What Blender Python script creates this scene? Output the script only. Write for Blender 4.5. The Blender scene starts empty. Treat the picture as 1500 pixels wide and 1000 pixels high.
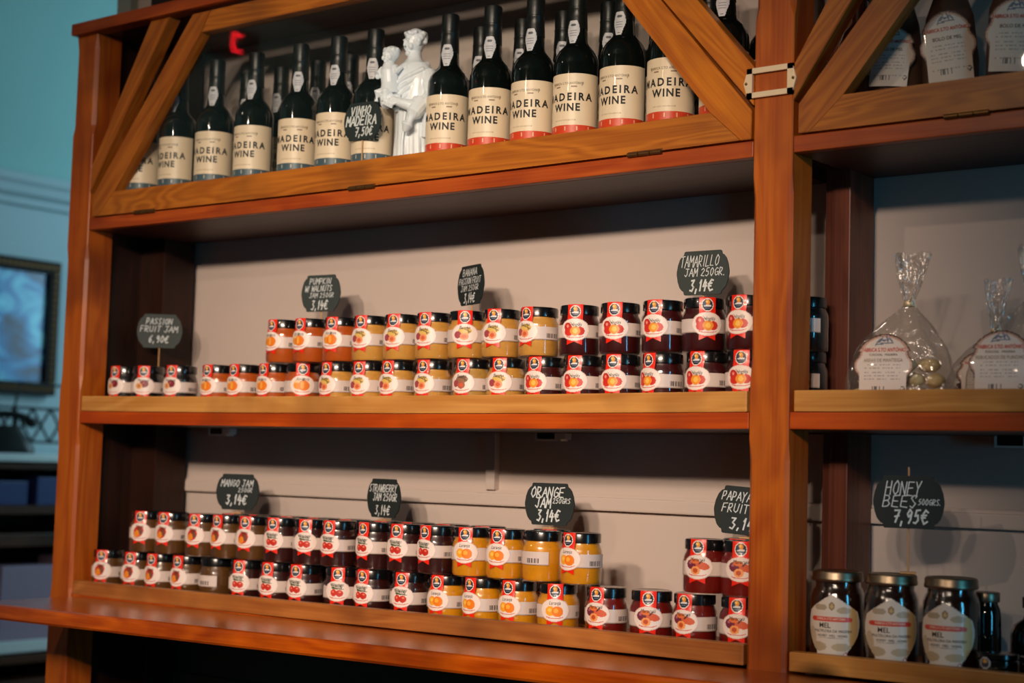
import bpy, bmesh, math, random
import numpy as np
from mathutils import Vector, Matrix
random.seed(7)
PI = math.pi
sc = bpy.context.scene
C = sc.collection
Z0 = 1.35                      # eye height above the floor; shelf heights below are given relative to it

# ------------------------------------------------------------------ camera, exposure, lights
cam = bpy.data.cameras.new('camera'); camo = bpy.data.objects.new('camera', cam); C.objects.link(camo)
cam.sensor_width = 36.0; cam.lens = 55.2
R_ = (0.79366733, 0.60768790, 0.02841794); U_ = (0.02592569, -0.08045676, 0.99642088); F_ = (-0.60779933, 0.79008995, 0.07961063)
camo.matrix_world = Matrix(((R_[0], U_[0], -F_[0], 2.7116), (R_[1], U_[1], -F_[1], -2.0), (R_[2], U_[2], -F_[2], Z0), (0, 0, 0, 1)))
cam.dof.use_dof = True; cam.dof.focus_distance = 2.5; cam.dof.aperture_fstop = 3.4
cam.clip_start = 0.05
sc.camera = camo
sc.view_settings.view_transform = 'Standard'; sc.view_settings.look = 'None'
sc.view_settings.gamma = 1.0; sc.view_settings.use_curve_mapping = False
sc.view_settings.exposure = -0.05
w = bpy.data.worlds.new('world'); sc.world = w; w.use_nodes = True
w.node_tree.nodes['Background'].inputs[0].default_value = (0.10, 0.22, 0.24, 1)
w.node_tree.nodes['Background'].inputs[1].default_value = 0.05

def plight(name, loc, watts, col, r=0.03):
    l = bpy.data.lights.new(name, 'POINT'); l.energy = watts; l.color = col; l.shadow_soft_size = r
    o = bpy.data.objects.new(name, l); o.location = loc; C.objects.link(o); return o
def alight(name, loc, target, sx, sy, watts, col):
    l = bpy.data.lights.new(name, 'AREA'); l.shape = 'RECTANGLE'; l.size = sx; l.size_y = sy; l.energy = watts; l.color = col
    o = bpy.data.objects.new(name, l); o.location = loc
    o.rotation_euler = (Vector(target) - Vector(loc)).to_track_quat('-Z', 'Y').to_euler(); C.objects.link(o); return o
WARM = (1.0, 0.78, 0.61)
for bx_, by_, bz_ in ((1.95, -3.10, 1.02), (2.85, -3.05, 1.10), (2.42, -2.65, 1.00), (2.20, -3.65, 1.12), (2.78, -3.75, 1.20)):   # five spot bulbs behind the photographer
    l = bpy.data.lights.new('ceiling_spot', 'SPOT'); l.energy = 122; l.color = WARM; l.shadow_soft_size = 0.055; l.spot_size = math.radians(37); l.spot_blend = 1.0
    o = bpy.data.objects.new('ceiling_spot', l); o.location = (bx_, by_, Z0 + bz_); C.objects.link(o)
    o.rotation_euler = (Vector((.86, 0, Z0 + .10)) - o.location).to_track_quat('-Z', 'Y').to_euler()
plight('pendant_bulb', (0.98, -2.95, Z0 + 1.36), 34, WARM, 0.03)
plight('wall_lamp_bulb', (-1.3, -2.6, Z0 + 1.96), 7, WARM, 0.04)
alight('window_daylight', (4.6, -1.0, Z0 + 0.25), (0.9, -0.1, Z0 + 0.3), 0.30, 1.6, 17, (0.08, 0.52, 0.85))
alight('back_room_daylight', (-1.0, 3.35, Z0 + 1.1), (-2.5, 1.6, Z0 + 0.6), 1.3, 1.6, 44, (0.50, 0.85, 1.0))

# ------------------------------------------------------------------ materials
def lin(c): return tuple(((x / 255.0) / 12.92 if x / 255.0 <= 0.04045 else ((x / 255.0 + 0.055) / 1.055) ** 2.4) for x in c)
def newmat(name):
    m = bpy.data.materials.new(name); m.use_nodes = True; nt = m.node_tree
    return m, nt, nt.nodes['Principled BSDF']
def flat(name, rgb, rough=0.5, metal=0.0, coat=0.0, var=0.06, vscale=40, spec=0.5, bump=0.0):
    m, nt, b = newmat(name); N, L = nt.nodes, nt.links
    tc = N.new('ShaderNodeTexCoord'); no = N.new('ShaderNodeTexNoise'); no.inputs['Scale'].default_value = vscale; no.inputs['Detail'].default_value = 4
    L.new(tc.outputs['Object'], no.inputs['Vector'])
    mx = N.new('ShaderNodeMix'); mx.data_type = 'RGBA'
    c = lin(rgb)
    mx.inputs[6].default_value = tuple(v * (1 - var) for v in c) + (1,); mx.inputs[7].default_value = tuple(min(1, v * (1 + var)) for v in c) + (1,)
    L.new(no.outputs['Fac'], mx.inputs[0]); L.new(mx.outputs[2], b.inputs['Base Color'])
    b.inputs['Roughness'].default_value = rough; b.inputs['Metallic'].default_value = metal
    b.inputs['Coat Weight'].default_value = coat; b.inputs['Specular IOR Level'].default_value = spec
    if bump:
        bp = N.new('ShaderNodeBump'); bp.inputs['Strength'].default_value = bump; bp.inputs['Distance'].default_value = 0.002
        L.new(no.outputs['Fac'], bp.inputs['Height']); L.new(bp.outputs['Normal'], b.inputs['Normal'])
    return m
def wood(name, c1, c2, c3, axis='x', rough=0.42, rot=0.0, ring=1.0, coat=0.04, knots=True):
    m, nt, b = newmat(name); N, L = nt.nodes, nt.links
    tc = N.new('ShaderNodeTexCoord'); mp = N.new('ShaderNodeMapping')
    mp.inputs['Rotation'].default_value = (0, rot, 0)
    s = {'x': (1.3, 9, 9), 'z': (9, 9, 1.3), 'y': (9, 1.3, 9)}[axis]
    mp2 = N.new('ShaderNodeMapping'); mp2.inputs['Scale'].default_value = s
    L.new(tc.outputs['Object'], mp.inputs['Vector']); L.new(mp.outputs['Vector'], mp2.inputs['Vector'])
    big = N.new('ShaderNodeTexNoise'); big.inputs['Scale'].default_value = 1.5; big.inputs['Detail'].default_value = 2; big.inputs['Distortion'].default_value = 0.6
    L.new(mp2.outputs['Vector'], big.inputs['Vector'])
    mul = N.new('ShaderNodeMath'); mul.operation = 'MULTIPLY'; mul.inputs[1].default_value = 58 * ring
    L.new(big.outputs['Fac'], mul.inputs[0])
    sn = N.new('ShaderNodeMath'); sn.operation = 'SINE'; L.new(mul.outputs[0], sn.inputs[0])
    h = N.new('ShaderNodeMapRange'); h.inputs[1].default_value = -1; h.inputs[2].default_value = 1; L.new(sn.outputs[0], h.inputs[0])
    mp3 = N.new('ShaderNodeMapping'); mp3.inputs['Scale'].default_value = tuple(v * (1.0 if v < 2 else 14) for v in s)
    L.new(mp.outputs['Vector'], mp3.inputs['Vector'])
    fine = N.new('ShaderNodeTexNoise'); fine.inputs['Scale'].default_value = 2.0; fine.inputs['Detail'].default_value = 3
    L.new(mp3.outputs['Vector'], fine.inputs['Vector'])
    mx = N.new('ShaderNodeMix'); mx.data_type = 'RGBA'; mx.inputs[6].default_value = lin(c1) + (1,); mx.inputs[7].default_value = lin(c2) + (1,)
    ad = N.new('ShaderNodeMath'); ad.operation = 'MULTIPLY_ADD'; ad.inputs[1].default_value = 0.42; L.new(h.outputs[0], ad.inputs[0])
    fm = N.new('ShaderNodeMath'); fm.operation = 'MULTIPLY'; fm.inputs[1].default_value = 0.85; L.new(fine.outputs['Fac'], fm.inputs[0]); L.new(fm.outputs[0], ad.inputs[2])
    L.new(ad.outputs[0], mx.inputs[0])
    cl = N.new('ShaderNodeTexNoise'); cl.inputs['Scale'].default_value = 5; cl.inputs['Detail'].default_value = 3; L.new(tc.outputs['Object'], cl.inputs['Vector'])
    rp = N.new('ShaderNodeMapRange'); rp.inputs[1].default_value = 0.50; rp.inputs[2].default_value = 0.74; rp.inputs[3].default_value = 0; rp.inputs[4].default_value = 0.75
    L.new(cl.outputs['Fac'], rp.inputs[0])
    m2 = N.new('ShaderNodeMix'); m2.data_type = 'RGBA'; m2.inputs[7].default_value = lin(c3) + (1,)
    L.new(mx.outputs[2], m2.inputs[6]); L.new(rp.outputs[0], m2.inputs[0])
    out = m2.outputs[2]
    if knots:
        vo = N.new('ShaderNodeTexVoronoi'); vo.inputs['Scale'].default_value = 1.0
        mp4 = N.new('ShaderNodeMapping'); mp4.inputs['Scale'].default_value = tuple(v * .4 if v > 2 else v * 1.5 for v in s); mp4.inputs['Location'].default_value = (.3, .1, .7)
        L.new(mp.outputs['Vector'], mp4.inputs['Vector']); L.new(mp4.outputs['Vector'], vo.inputs['Vector'])
        kr = N.new('ShaderNodeMapRange'); kr.inputs[1].default_value = 0.03; kr.inputs[2].default_value = 0.085; kr.inputs[3].default_value = 0.8; kr.inputs[4].default_value = 0
        L.new(vo.outputs['Distance'], kr.inputs[0])
        m3 = N.new('ShaderNodeMix'); m3.data_type = 'RGBA'; m3.inputs[7].default_value = lin(tuple(v * .35 for v in c3)) + (1,)
        L.new(out, m3.inputs[6]); L.new(kr.outputs[0], m3.inputs[0]); out = m3.outputs[2]
    L.new(out, b.inputs['Base Color'])
    bp = N.new('ShaderNodeBump'); bp.inputs['Strength'].default_value = 0.25; bp.inputs['Distance'].default_value = 0.001
    L.new(ad.outputs[0], bp.inputs['Height']); L.new(bp.outputs['Normal'], b.inputs['Normal'])
    b.inputs['Roughness'].default_value = rough; b.inputs['Coat Weight'].default_value = coat; b.inputs['Coat Roughness'].default_value = 0.25; b.inputs['Specular IOR Level'].default_value = .3
    return m
def thin_glass(name, tint=(1, 1, 1), base=0.0, rough=0.03, ior=1.5, bump=0.0, bscale=30, milk=0.0):
    m, nt, b = newmat(name); N, L = nt.nodes, nt.links; N.remove(b)
    out = N['Material Output']; tr = N.new('ShaderNodeBsdfTransparent'); gl = N.new('ShaderNodeBsdfGlossy'); mx = N.new('ShaderNodeMixShader')
    tr.inputs[0].default_value = tint + (1,); gl.inputs['Roughness'].default_value = rough; gl.inputs['Color'].default_value = (1, 1, 1, 1)
    fr = N.new('ShaderNodeFresnel'); ge = N.new('ShaderNodeNewGeometry'); io = N.new('ShaderNodeMath'); io.operation = 'MULTIPLY_ADD'
    io.inputs[1].default_value = 1 / ior - ior; io.inputs[2].default_value = ior; L.new(ge.outputs['Backfacing'], io.inputs[0]); L.new(io.outputs[0], fr.inputs[0])
    ad = N.new('ShaderNodeMath'); ad.operation = 'ADD'; ad.inputs[1].default_value = base; ad.use_clamp = True
    L.new(fr.outputs[0], ad.inputs[0]); L.new(ad.outputs[0], mx.inputs[0])
    L.new(tr.outputs[0], mx.inputs[1]); L.new(gl.outputs[0], mx.inputs[2])
    last = mx.outputs[0]
    if milk:
        df = N.new('ShaderNodeBsdfDiffuse'); df.inputs[0].default_value = (.8, .8, .8, 1); m2 = N.new('ShaderNodeMixShader'); m2.inputs[0].default_value = milk
        L.new(last, m2.inputs[1]); L.new(df.outputs[0], m2.inputs[2]); last = m2.outputs[0]
    if bump:
        tc = N.new('ShaderNodeTexCoord'); no = N.new('ShaderNodeTexNoise'); no.inputs['Scale'].default_value = bscale; no.inputs['Detail'].default_value = 3; no.inputs['Distortion'].default_value = 1.2
        L.new(tc.outputs['Object'], no.inputs['Vector']); bp = N.new('ShaderNodeBump'); bp.inputs['Strength'].default_value = bump; bp.inputs['Distance'].default_value = 0.01
        L.new(no.outputs['Fac'], bp.inputs['Height']); L.new(bp.outputs['Normal'], gl.inputs['Normal']); L.new(bp.outputs['Normal'], fr.inputs['Normal'])
    L.new(last, out.inputs[0]); return m
def printed(name, rough=0.45, coat=0.0):
    m, nt, b = newmat(name); a = nt.nodes.new('ShaderNodeAttribute'); a.attribute_name = 'Col'
    nt.links.new(a.outputs['Color'], b.inputs['Base Color']); b.inputs['Roughness'].default_value = rough; b.inputs['Coat Weight'].default_value = coat
    return m
M = {}
M['post'] = wood('post_wood', (204, 110, 26), (158, 68, 16), (98, 40, 16), 'z', ring=.6, knots=False)
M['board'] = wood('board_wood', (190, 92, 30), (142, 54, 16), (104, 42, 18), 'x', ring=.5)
M['boardred'] = wood('shelf_edge_wood', (208, 92, 14), (162, 58, 12), (116, 44, 16), 'x', ring=.5)
M['rail'] = wood('door_rail_wood', (200, 122, 38), (146, 78, 20), (98, 58, 26), 'x', ring=1.2)
M['diagL'] = wood('brace_wood_left', (190, 114, 36), (144, 74, 20), (106, 54, 22), 'x', rot=math.radians(49), knots=False)
M['diagR'] = wood('brace_wood_right', (216, 130, 26), (168, 86, 16), (120, 60, 18), 'x', rot=math.radians(-49), knots=False)
M['tray'] = wood('tray_wood', (222, 164, 90), (186, 122, 54), (136, 84, 40), 'x', ring=.7)
M['traydark'] = wood('stained_tray_wood', (196, 128, 64), (150, 86, 38), (104, 58, 30), 'x', ring=.7)
M['counter'] = wood('counter_wood', (214, 104, 8), (158, 60, 4), (98, 32, 6), 'x', ring=.8, rough=.25, coat=.9)
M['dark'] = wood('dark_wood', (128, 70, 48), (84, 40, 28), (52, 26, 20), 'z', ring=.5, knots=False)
M['deep'] = wood('near_black_wood', (52, 26, 16), (34, 18, 12), (22, 12, 10), 'z', ring=.5, knots=False)  # near-black tone for the left side panel and left back post
M['under'] = wood('shaded_board_wood', (78, 40, 24), (52, 26, 18), (36, 20, 14), 'x', ring=.5, knots=False)  # shade under the boards is put into this darker wood colour
M['cabinet'] = wood('cabinet_wood', (90, 58, 38), (62, 38, 26), (36, 24, 20), 'y', ring=.5, knots=False)
M['wall'] = flat('wall_paint', (200, 184, 174), .8, var=.03, vscale=6)
M['roomwall'] = flat('room_wall_paint', (96, 92, 84), .8, var=.05, vscale=4)
M['wallteal'] = flat('back_room_paint', (170, 190, 196), .8, var=.04, vscale=3)
M['upperteal'] = flat('upper_wall_paint', (140, 186, 184), .8, var=.05, vscale=3)
M['floor'] = flat('floor_tiles', (70, 50, 42), .45, var=.15, vscale=5)
M['ceil'] = flat('ceiling_paint', (110, 116, 112), .9, var=.03)
M['glass'] = thin_glass('jar_glass', (1, 1, 1), 0.03, 0.02)
M['pane'] = thin_glass('window_pane_glass', (.97, .985, .98), 0.0, 0.01, ior=1.34)
M['film'] = thin_glass('clear_film', (.90, .89, .87), 0.05, 0.09, bump=.6, bscale=34, milk=.03)
M['lid'] = flat('black_lid', (14, 14, 16), .22, coat=.6, var=.05)
M['goldlid'] = flat('gold_lid', (150, 134, 112), .36, metal=1.0, var=.06)
M['bottle'] = flat('dark_bottle_glass', (9, 15, 13), .06, coat=1.0, var=.05)
M['amber'] = flat('amber_bottle_glass', (60, 22, 10), .06, coat=1.0, var=.05)
M['capsule'] = flat('capsule_foil', (16, 20, 20), .36, var=.2, bump=.3)
M['print'] = printed('printed_paper', .42, .15)
M['red'] = flat('red_seal_paper', (234, 36, 6), .32, var=.05, coat=.35)
M['ink'] = flat('black_ink', (26, 24, 24), .6, var=.05)
M['redink'] = flat('red_ink', (200, 52, 40), .6, var=.05)
M['goldink'] = flat('gold_ink', (120, 100, 70), .4, var=.1)
M['slate'] = flat('chalkboard', (24, 34, 34), .75, var=.15, vscale=90)
M['slategrey'] = flat('chalkboard_worn', (50, 60, 58), .7, var=.15, vscale=90)
M['chalk'] = flat('chalk_marker', (214, 220, 220), .9, var=.06, vscale=300)
M['stick'] = flat('wooden_stick', (196, 150, 98), .6)
M['brass'] = flat('brass', (236, 214, 178), .38, metal=.45, var=.1)
M['brassdark'] = flat('aged_brass', (120, 86, 50), .4, metal=.8)
M['ceramic'] = flat('white_glazed_ceramic', (236, 243, 250), .28, coat=.4, var=.03)
M['black'] = flat('black_plastic', (18, 20, 20), .4)
M['whiteplastic'] = flat('white_plastic', (240, 236, 230), .4)
M['biscuit'] = flat('butter_biscuit', (240, 212, 158), .95, var=.2, bump=.5, spec=.15)
M['candy'] = flat('dark_treacle_sweet', (62, 34, 24), .4, var=.2)
M['choc'] = flat('brown_biscuit_pile', (84, 50, 34), .6, var=.3, vscale=30, bump=.6)
M['honey'] = flat('dark_honey', (40, 20, 12), .15, coat=.5)
M['marble'] = flat('pale_marble', (210, 225, 225), .3, var=.08, vscale=8)
M['iron'] = flat('black_iron', (22, 26, 28), .4, metal=.5)
JAM = {'M': (92, 60, 26), 'S': (52, 18, 16), 'O': (216, 146, 20), 'A': (112, 20, 12), 'T': (62, 14, 14), 'B': (208, 152, 68), 'B2': (186, 144, 70), 'K': (184, 84, 22), 'P': (16, 14, 16)}
for k, c in JAM.items(): M['jam' + k] = flat('jam_' + {'M': 'mango', 'S': 'strawberry', 'O': 'orange', 'A': 'papaya', 'T': 'tamarillo', 'B': 'banana', 'B2': 'banana_pale', 'K': 'pumpkin', 'P': 'passion'}[k], c, .35, var=.22, vscale=70, coat=.2)

# ------------------------------------------------------------------ mesh helpers
def tomesh(name, bm, mats, smooth=False):
    me = bpy.data.meshes.new(name)
    bmesh.ops.recalc_face_normals(bm, faces=bm.faces[:]); bm.to_mesh(me); bm.free()
    for m in (mats if isinstance(mats, (list, tuple)) else [mats]): me.materials.append(m)
    if smooth:
        me.polygons.foreach_set('use_smooth', [True] * len(me.polygons))
        try: me.set_sharp_from_angle(angle=math.radians(38))
        except Exception: pass
    return me
def link(name, me, parent=None, loc=None, rot=None):
    o = bpy.data.objects.new(name, me); C.objects.link(o)
    if parent is not None: o.parent = parent
    if loc is not None: o.location = loc
    if rot is not None: o.rotation_euler = rot
    return o
def tag(o, label=None, cat=None, group=None, kind=None):
    if label: o['label'] = label
    if cat: o['category'] = cat
    if group: o['group'] = group
    if kind: o['kind'] = kind
    return o
def empty(name, loc, rz=0.0):
    o = bpy.data.objects.new(name, None); o.empty_display_size = .05; C.objects.link(o); o.location = loc; o.rotation_euler = (0, 0, rz); return o
def wpart(name, bm, m, root, smooth=False):           # mesh in world coordinates, child of an unrotated root
    o = link(name, tomesh(name, bm, m, smooth), root)
    p = Vector((0, 0, 0)); r = root
    while r is not None: p += r.location; r = r.parent
    o.location = -p; return o
def box(bm, x0, x1, y0, y1, z0, z1, bev=0.0, mi=0):
    v = [bm.verts.new((x, y, z)) for x in (x0, x1) for y in (y0, y1) for z in (z0, z1)]
    fs = [bm.faces.new([v[i] for i in f]) for f in ((0, 1, 3, 2), (4, 6, 7, 5), (0, 4, 5, 1), (2, 3, 7, 6), (0, 2, 6, 4), (1, 5, 7, 3))]
    for f in fs: f.material_index = mi
    if bev:
        es = list({e for f in fs for e in f.edges})
        bmesh.ops.bevel(bm, geom=es, offset=bev, segments=2, profile=.6, affect='EDGES')
    return v
def bx(*a, **k):
    bm = bmesh.new(); box(bm, *a, **k); return bm
def prism(bm, pts, y0, y1, bev=0.0):                   # pts (x, z) extruded along y
    a = [bm.verts.new((p[0], y0, p[1])) for p in pts]; b = [bm.verts.new((p[0], y1, p[1])) for p in pts]
    n = len(pts); fs = [bm.faces.new(a), bm.faces.new(b[::-1])]
    for i in range(n): fs.append(bm.faces.new((a[i], b[i], b[(i + 1) % n], a[(i + 1) % n])))
    if bev: bmesh.ops.bevel(bm, geom=list({e for f in fs for e in f.edges}), offset=bev, segments=2, affect='EDGES')
def lathe(bm, prof, n=36, mi=0, closed=True, c=(0, 0)):
    rings = []
    for r, z in prof:
        if r < 1e-6: rings.append([bm.verts.new((c[0], c[1], z))])
        else: rings.append([bm.verts.new((c[0] + r * math.cos(2 * PI * i / n), c[1] + r * math.sin(2 * PI * i / n), z)) for i in range(n)])
    for a, b in zip(rings[:-1], rings[1:]):
        for i in range(n):
            j = (i + 1) % n
            q = ([a[0], b[j], b[i]] if len(a) == 1 else [a[i], a[j], b[0]] if len(b) == 1 else [a[i], a[j], b[j], b[i]])
            if len(a) == 1 and len(b) == 1: continue
            f = bm.faces.new(q); f.material_index = mi
def tube(bm, pts, r, n=8, mi=0):
    pts = [Vector(p) for p in pts]; rings = []
    for i, p in enumerate(pts):
        d = (pts[min(i + 1, len(pts) - 1)] - pts[max(i - 1, 0)]).normalized()
        s = d.cross(Vector((0, 0, 1)) if abs(d.z) < .9 else Vector((1, 0, 0))).normalized(); t = d.cross(s)
        rr = r[i] if isinstance(r, (list, tuple)) else r
        rings.append([bm.verts.new(p + s * rr * math.cos(2 * PI * k / n) + t * rr * math.sin(2 * PI * k / n)) for k in range(n)])
    for a, b in zip(rings[:-1], rings[1:]):
        for k in range(n): f = bm.faces.new((a[k], a[(k + 1) % n], b[(k + 1) % n], b[k])); f.material_index = mi
    for e in (rings[0][::-1], rings[-1]): f = bm.faces.new(e); f.material_index = mi
def ball(bm, c, rad, sub=2, rot=None, mi=0):
    rad = (rad,) * 3 if not isinstance(rad, (tuple, list)) else rad
    m = Matrix.Translation(c) @ (rot.to_matrix().to_4x4() if rot is not None else Matrix.Identity(4)) @ Matrix.Diagonal((*rad, 1))
    r = bmesh.ops.create_icosphere(bm, subdivisions=sub, radius=1, matrix=m)
    for v in r['verts']:
        for f in v.link_faces: f.material_index = mi
def sag(x): t = (x - .84) / .80; return -.0039 * max(-.2, 1 - t * t)
def bend(bm, f=sag):
    for v in bm.verts: v.co.z += f(v.co.x)
def longboard(x0, x1, y0, y1, z0, z1, n=16, bev=.0015):
    bm = bx(x0, x1, y0, y1, z0, z1, bev=bev)
    for i in range(1, n):
        x = x0 + (x1 - x0) * i / n
        bmesh.ops.bisect_plane(bm, geom=bm.verts[:] + bm.edges[:] + bm.faces[:], plane_co=(x, 0, 0), plane_no=(1, 0, 0))
    return bm

# ------------------------------------------------------------------ setting
def struct(name, bm, m, label=None):
    o = link(name, tomesh(name, bm, m)); o['kind'] = 'structure'
    if label: o['label'] = label
    return o
struct('floor', bx(-2.6, 5.2, -4.6, 3.7, -.08, 0), M['floor'])
struct('ceiling', bx(-2.6, 5.2, -4.6, 3.7, 3.4, 3.5), M['ceil'])
struct('wall_back', bx(-.13, 5.1, .256, .42, 0, 3.4), M['wall'])
struct('wall_left', bx(-2.6, -2.5, -4.5, 3.6, 0, Z0 + 1.02), M['wallteal'])
struct('wall_left_upper', bx(-2.6, -2.5, -4.5, 3.6, Z0 + 1.02, 3.4), M['upperteal'])
struct('wall_front', bx(-2.5, 5.1, -4.6, -4.5, 0, 3.4), M['roomwall'])
struct('wall_right', bx(5.1, 5.2, -4.5, .25, 0, 3.4), M['roomwall'])
struct('wall_far', bx(-2.5, 0, 3.6, 3.7, 0, 3.4), M['wallteal'])
struct('wall_inner', bx(.0, .1, .42, 3.6, 0, 3.4), M['wallteal'])
bm = bmesh.new()
prof = [(-2.5, .955), (-2.478, .96), (-2.476, .985), (-2.452, 1.0), (-2.445, 1.03), (-2.43, 1.045), (-2.428, 1.072), (-2.5, 1.076)]
a = [bm.verts.new((p[0], -4.5, Z0 + p[1])) for p in prof]; b = [bm.verts.new((p[0], 3.6, Z0 + p[1])) for p in prof]
for i in range(len(prof)): bm.faces.new((a[i], a[(i + 1) % 8], b[(i + 1) % 8], b[i]))
struct('trim_1', bm, M['wallteal'])
struct('trim_2', bx(-.178, -.13, .235, .43, 0, 3.4), flat('door_casing', (150, 158, 150), .6))      # casing at the wall's end
bm = bmesh.new(); box(bm, .09, 5.1, .243, .256, Z0 - .0705, Z0 - .0475, bev=.003); box(bm, .09, 5.1, .249, .256, Z0 - .0475, Z0 - .042)
struct('trim_3', bm, M['wall'])
struct('trim_4', bx(.936, .956, .241, .256, Z0 - .042, Z0 + .064, bev=.001), M['wall'])
M['wallgreen'] = flat('dark_green_wall', (58, 78, 74), .6)  # darker green tone for the wall below the counter
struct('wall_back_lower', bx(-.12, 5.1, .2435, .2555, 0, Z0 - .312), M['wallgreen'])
bm = bmesh.new(); box(bm, .09, 5.1, .2325, .2433, Z0 - .475, Z0 - .448, bev=.003)
struct('trim_5', bm, M['wallgreen'])
bm = bmesh.new(); box(bm, 5.06, 5.1, -1.45, -.55, 1.0, 2.5)
struct('window_1', bm, flat('window_frame_paint', (160, 170, 175), .5))

# ------------------------------------------------------------------ shelving unit
unit = empty('shelving_unit', (1.65, .13, 0))
tag(unit, 'tall reddish wooden shop shelving with posts, boards and diagonal braced glazed top doors', 'shelving unit')
def W(name, bm, m, smooth=False): return wpart(name, bm, m, unit, smooth)
def post(x0, x1, y0, y1, z0, z1, chs, m, name='post'):
    bm = bx(x0, x1, y0, y1, z0, z1, bev=.0015)
    return W(name, bm, m)
for (x0, x1) in ((0, .067), (1.607, 1.670), (3.21, 3.277)):
    # front post: plain near the joints, stop-chamfered between them
    bm = bmesh.new()
    secs = [(0, 0), (Z0 - .30, 0), (Z0 - .27, .006), (Z0 + .02, .006), (Z0 + .05, 0), (Z0 + .13, 0), (Z0 + .16, .006), (Z0 + .40, .006), (Z0 + .43, 0), (Z0 + .66, 0), (Z0 + .68, .007), (Z0 + .84, .007), (Z0 + .872, 0)]
    rings = []
    for z, c in secs:
        c = max(c, .0015)
        rings.append([bm.verts.new(p) for p in ((x0 + c, 0, z), (x1 - c, 0, z), (x1, c, z), (x1, .062, z), (x0, .062, z), (x0, c, z))])
    for p, q in zip(rings[:-1], rings[1:]):
        for i in range(6): bm.faces.new((p[i], p[(i + 1) % 6], q[(i + 1) % 6], q[i]))
    bm.faces.new(rings[0]); bm.faces.new(rings[-1])
    W('post', bm, M['post'])
for (x0, x1) in ((.036, .121), (1.645, 1.686), (3.23, 3.275)):
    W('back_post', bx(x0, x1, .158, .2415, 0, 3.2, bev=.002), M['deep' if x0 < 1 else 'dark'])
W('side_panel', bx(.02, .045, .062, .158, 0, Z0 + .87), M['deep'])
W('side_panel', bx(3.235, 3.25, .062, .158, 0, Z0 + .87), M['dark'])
for (x0, x1, s) in ((.068, 1.606, sag), (1.671, 3.209, lambda x: 0)):
    for zz, mm in ((.4605, 'board'), (.0645, 'boardred')):
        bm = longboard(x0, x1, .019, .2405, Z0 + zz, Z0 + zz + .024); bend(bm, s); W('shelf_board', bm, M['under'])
        bm = longboard(x0, x1, .001, .0188, Z0 + zz, Z0 + zz + .024); bend(bm, s); W('board_front', bm, M[mm])  # front of the same board, split off to keep the lit wood colour
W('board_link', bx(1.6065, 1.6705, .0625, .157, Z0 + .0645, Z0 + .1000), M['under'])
bm = bx(-.002, 3.29, -.016, .018, Z0 + .872, Z0 + .897, bev=.003); W('top_moulding', bm, M['board'])
W('top_board', bx(-.002, 3.29, .0182, .2405, Z0 + .873, Z0 + .896), M['under'])  # dark colour stands in for shade beneath the top board
W('bottom_board', bx(.067, 3.21, .002, .24, .08, .105, bev=.002), M['board'])
# braces cut into the corners between posts and top board
zb, zt = Z0 + .533, Z0 + .8715
def lbrace(x): return [(x + .0675, zb + .003), (x + .0675, zb + .055), (x + .237, zt), (x + .293, zt)]
def rbrace(x): return [(x - .0005, zb + .003), (x - .0005, zb + .060), (x - .237, zt), (x - .293, zt)]
for xl, xr in ((0.0, 1.607), (1.603, 3.21)):
    bm = bmesh.new(); prism(bm, lbrace(xl), -.001, .028, bev=.001); W('corner_brace', bm, M['diagL'])
    bm = bmesh.new(); prism(bm, rbrace(xr), -.001, .028, bev=.001); W('corner_brace', bm, M['diagR'])
# trapezoid doors, hinged along the bottom
def door(xl, xr, s, first):
    d = empty('door', Vector(((xl + xr) / 2, 0, Z0 + .486)) - unit.location); d.parent = unit
    def D(name, bm, m, smooth=False):
        bend(bm, s); return wpart(name, bm, m, d, smooth)
    a, b = xl + .0765, xr - .0045
    z0, z1 = Z0 + .4875, Z0 + .535
    bm = bmesh.new(); n = 14; lo = a + .046; 
    # bottom rail with mitred ends under the slanting stiles
    pts = [(a + .018, z0)] + [(a + .018 + (b - a - .036) * i / n, z0) for i in range(1, n)] + [(b - .018, z0), (b - .070, z1)] + [(b - .070 - (b - a - .140) * i / n, z1) for i in range(1, n)] + [(a + .070, z1)]
    prism(bm, pts, 0, .024)
    D('bottom_rail', bm, M['rail'])
    bm = bmesh.new(); prism(bm, [(a, z0), (a + .0172, z0), (a + .0692, z1), (a + .310, Z0 + .829), (a + .336, Z0 + .869), (a + .284, Z0 + .869), (a, Z0 + .530)], 0, .024, bev=.001); D('slanting_stile', bm, M['diagL'])
    bm = bmesh.new(); prism(bm, [(b, z0), (b - .0172, z0), (b - .0692, z1), (b - .310, Z0 + .829), (b - .336, Z0 + .869), (b - .284, Z0 + .869), (b, Z0 + .530)], 0, .024, bev=.001); D('slanting_stile', bm, M['diagR'])
    bm = bmesh.new(); prism(bm, [(a + .3108, Z0 + .829), (b - .3108, Z0 + .829), (b - .3368, Z0 + .869), (a + .3368, Z0 + .869)], 0, .024, bev=.001); D('top_rail', bm, M['rail'])
    bm = bmesh.new(); prism(bm, [(a + .063, z1 - .006), (b - .063, z1 - .006), (b - .300, Z0 + .835), (a + .300, Z0 + .835)], .013, .016); D('glass_pane', bm, M['pane'])
    for hx in first:
        bm = bmesh.new()
        for k in range(3): tube(bm, [(hx + .021 * k, -.0015, Z0 + .4855), (hx + .021 * k + .0195, -.0015, Z0 + .4855)], .0038, 10)
        box(bm, hx, hx + .0625, -.0009, .002, Z0 + .4865, Z0 + .4905)
        D('hinge', bm, M['brassdark'], True)
door(0, 1.607, sag, (.213, .80, 1.389))
door(1.602, 3.21, lambda x: 0, (1.897, 2.5, 3.0))
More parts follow.
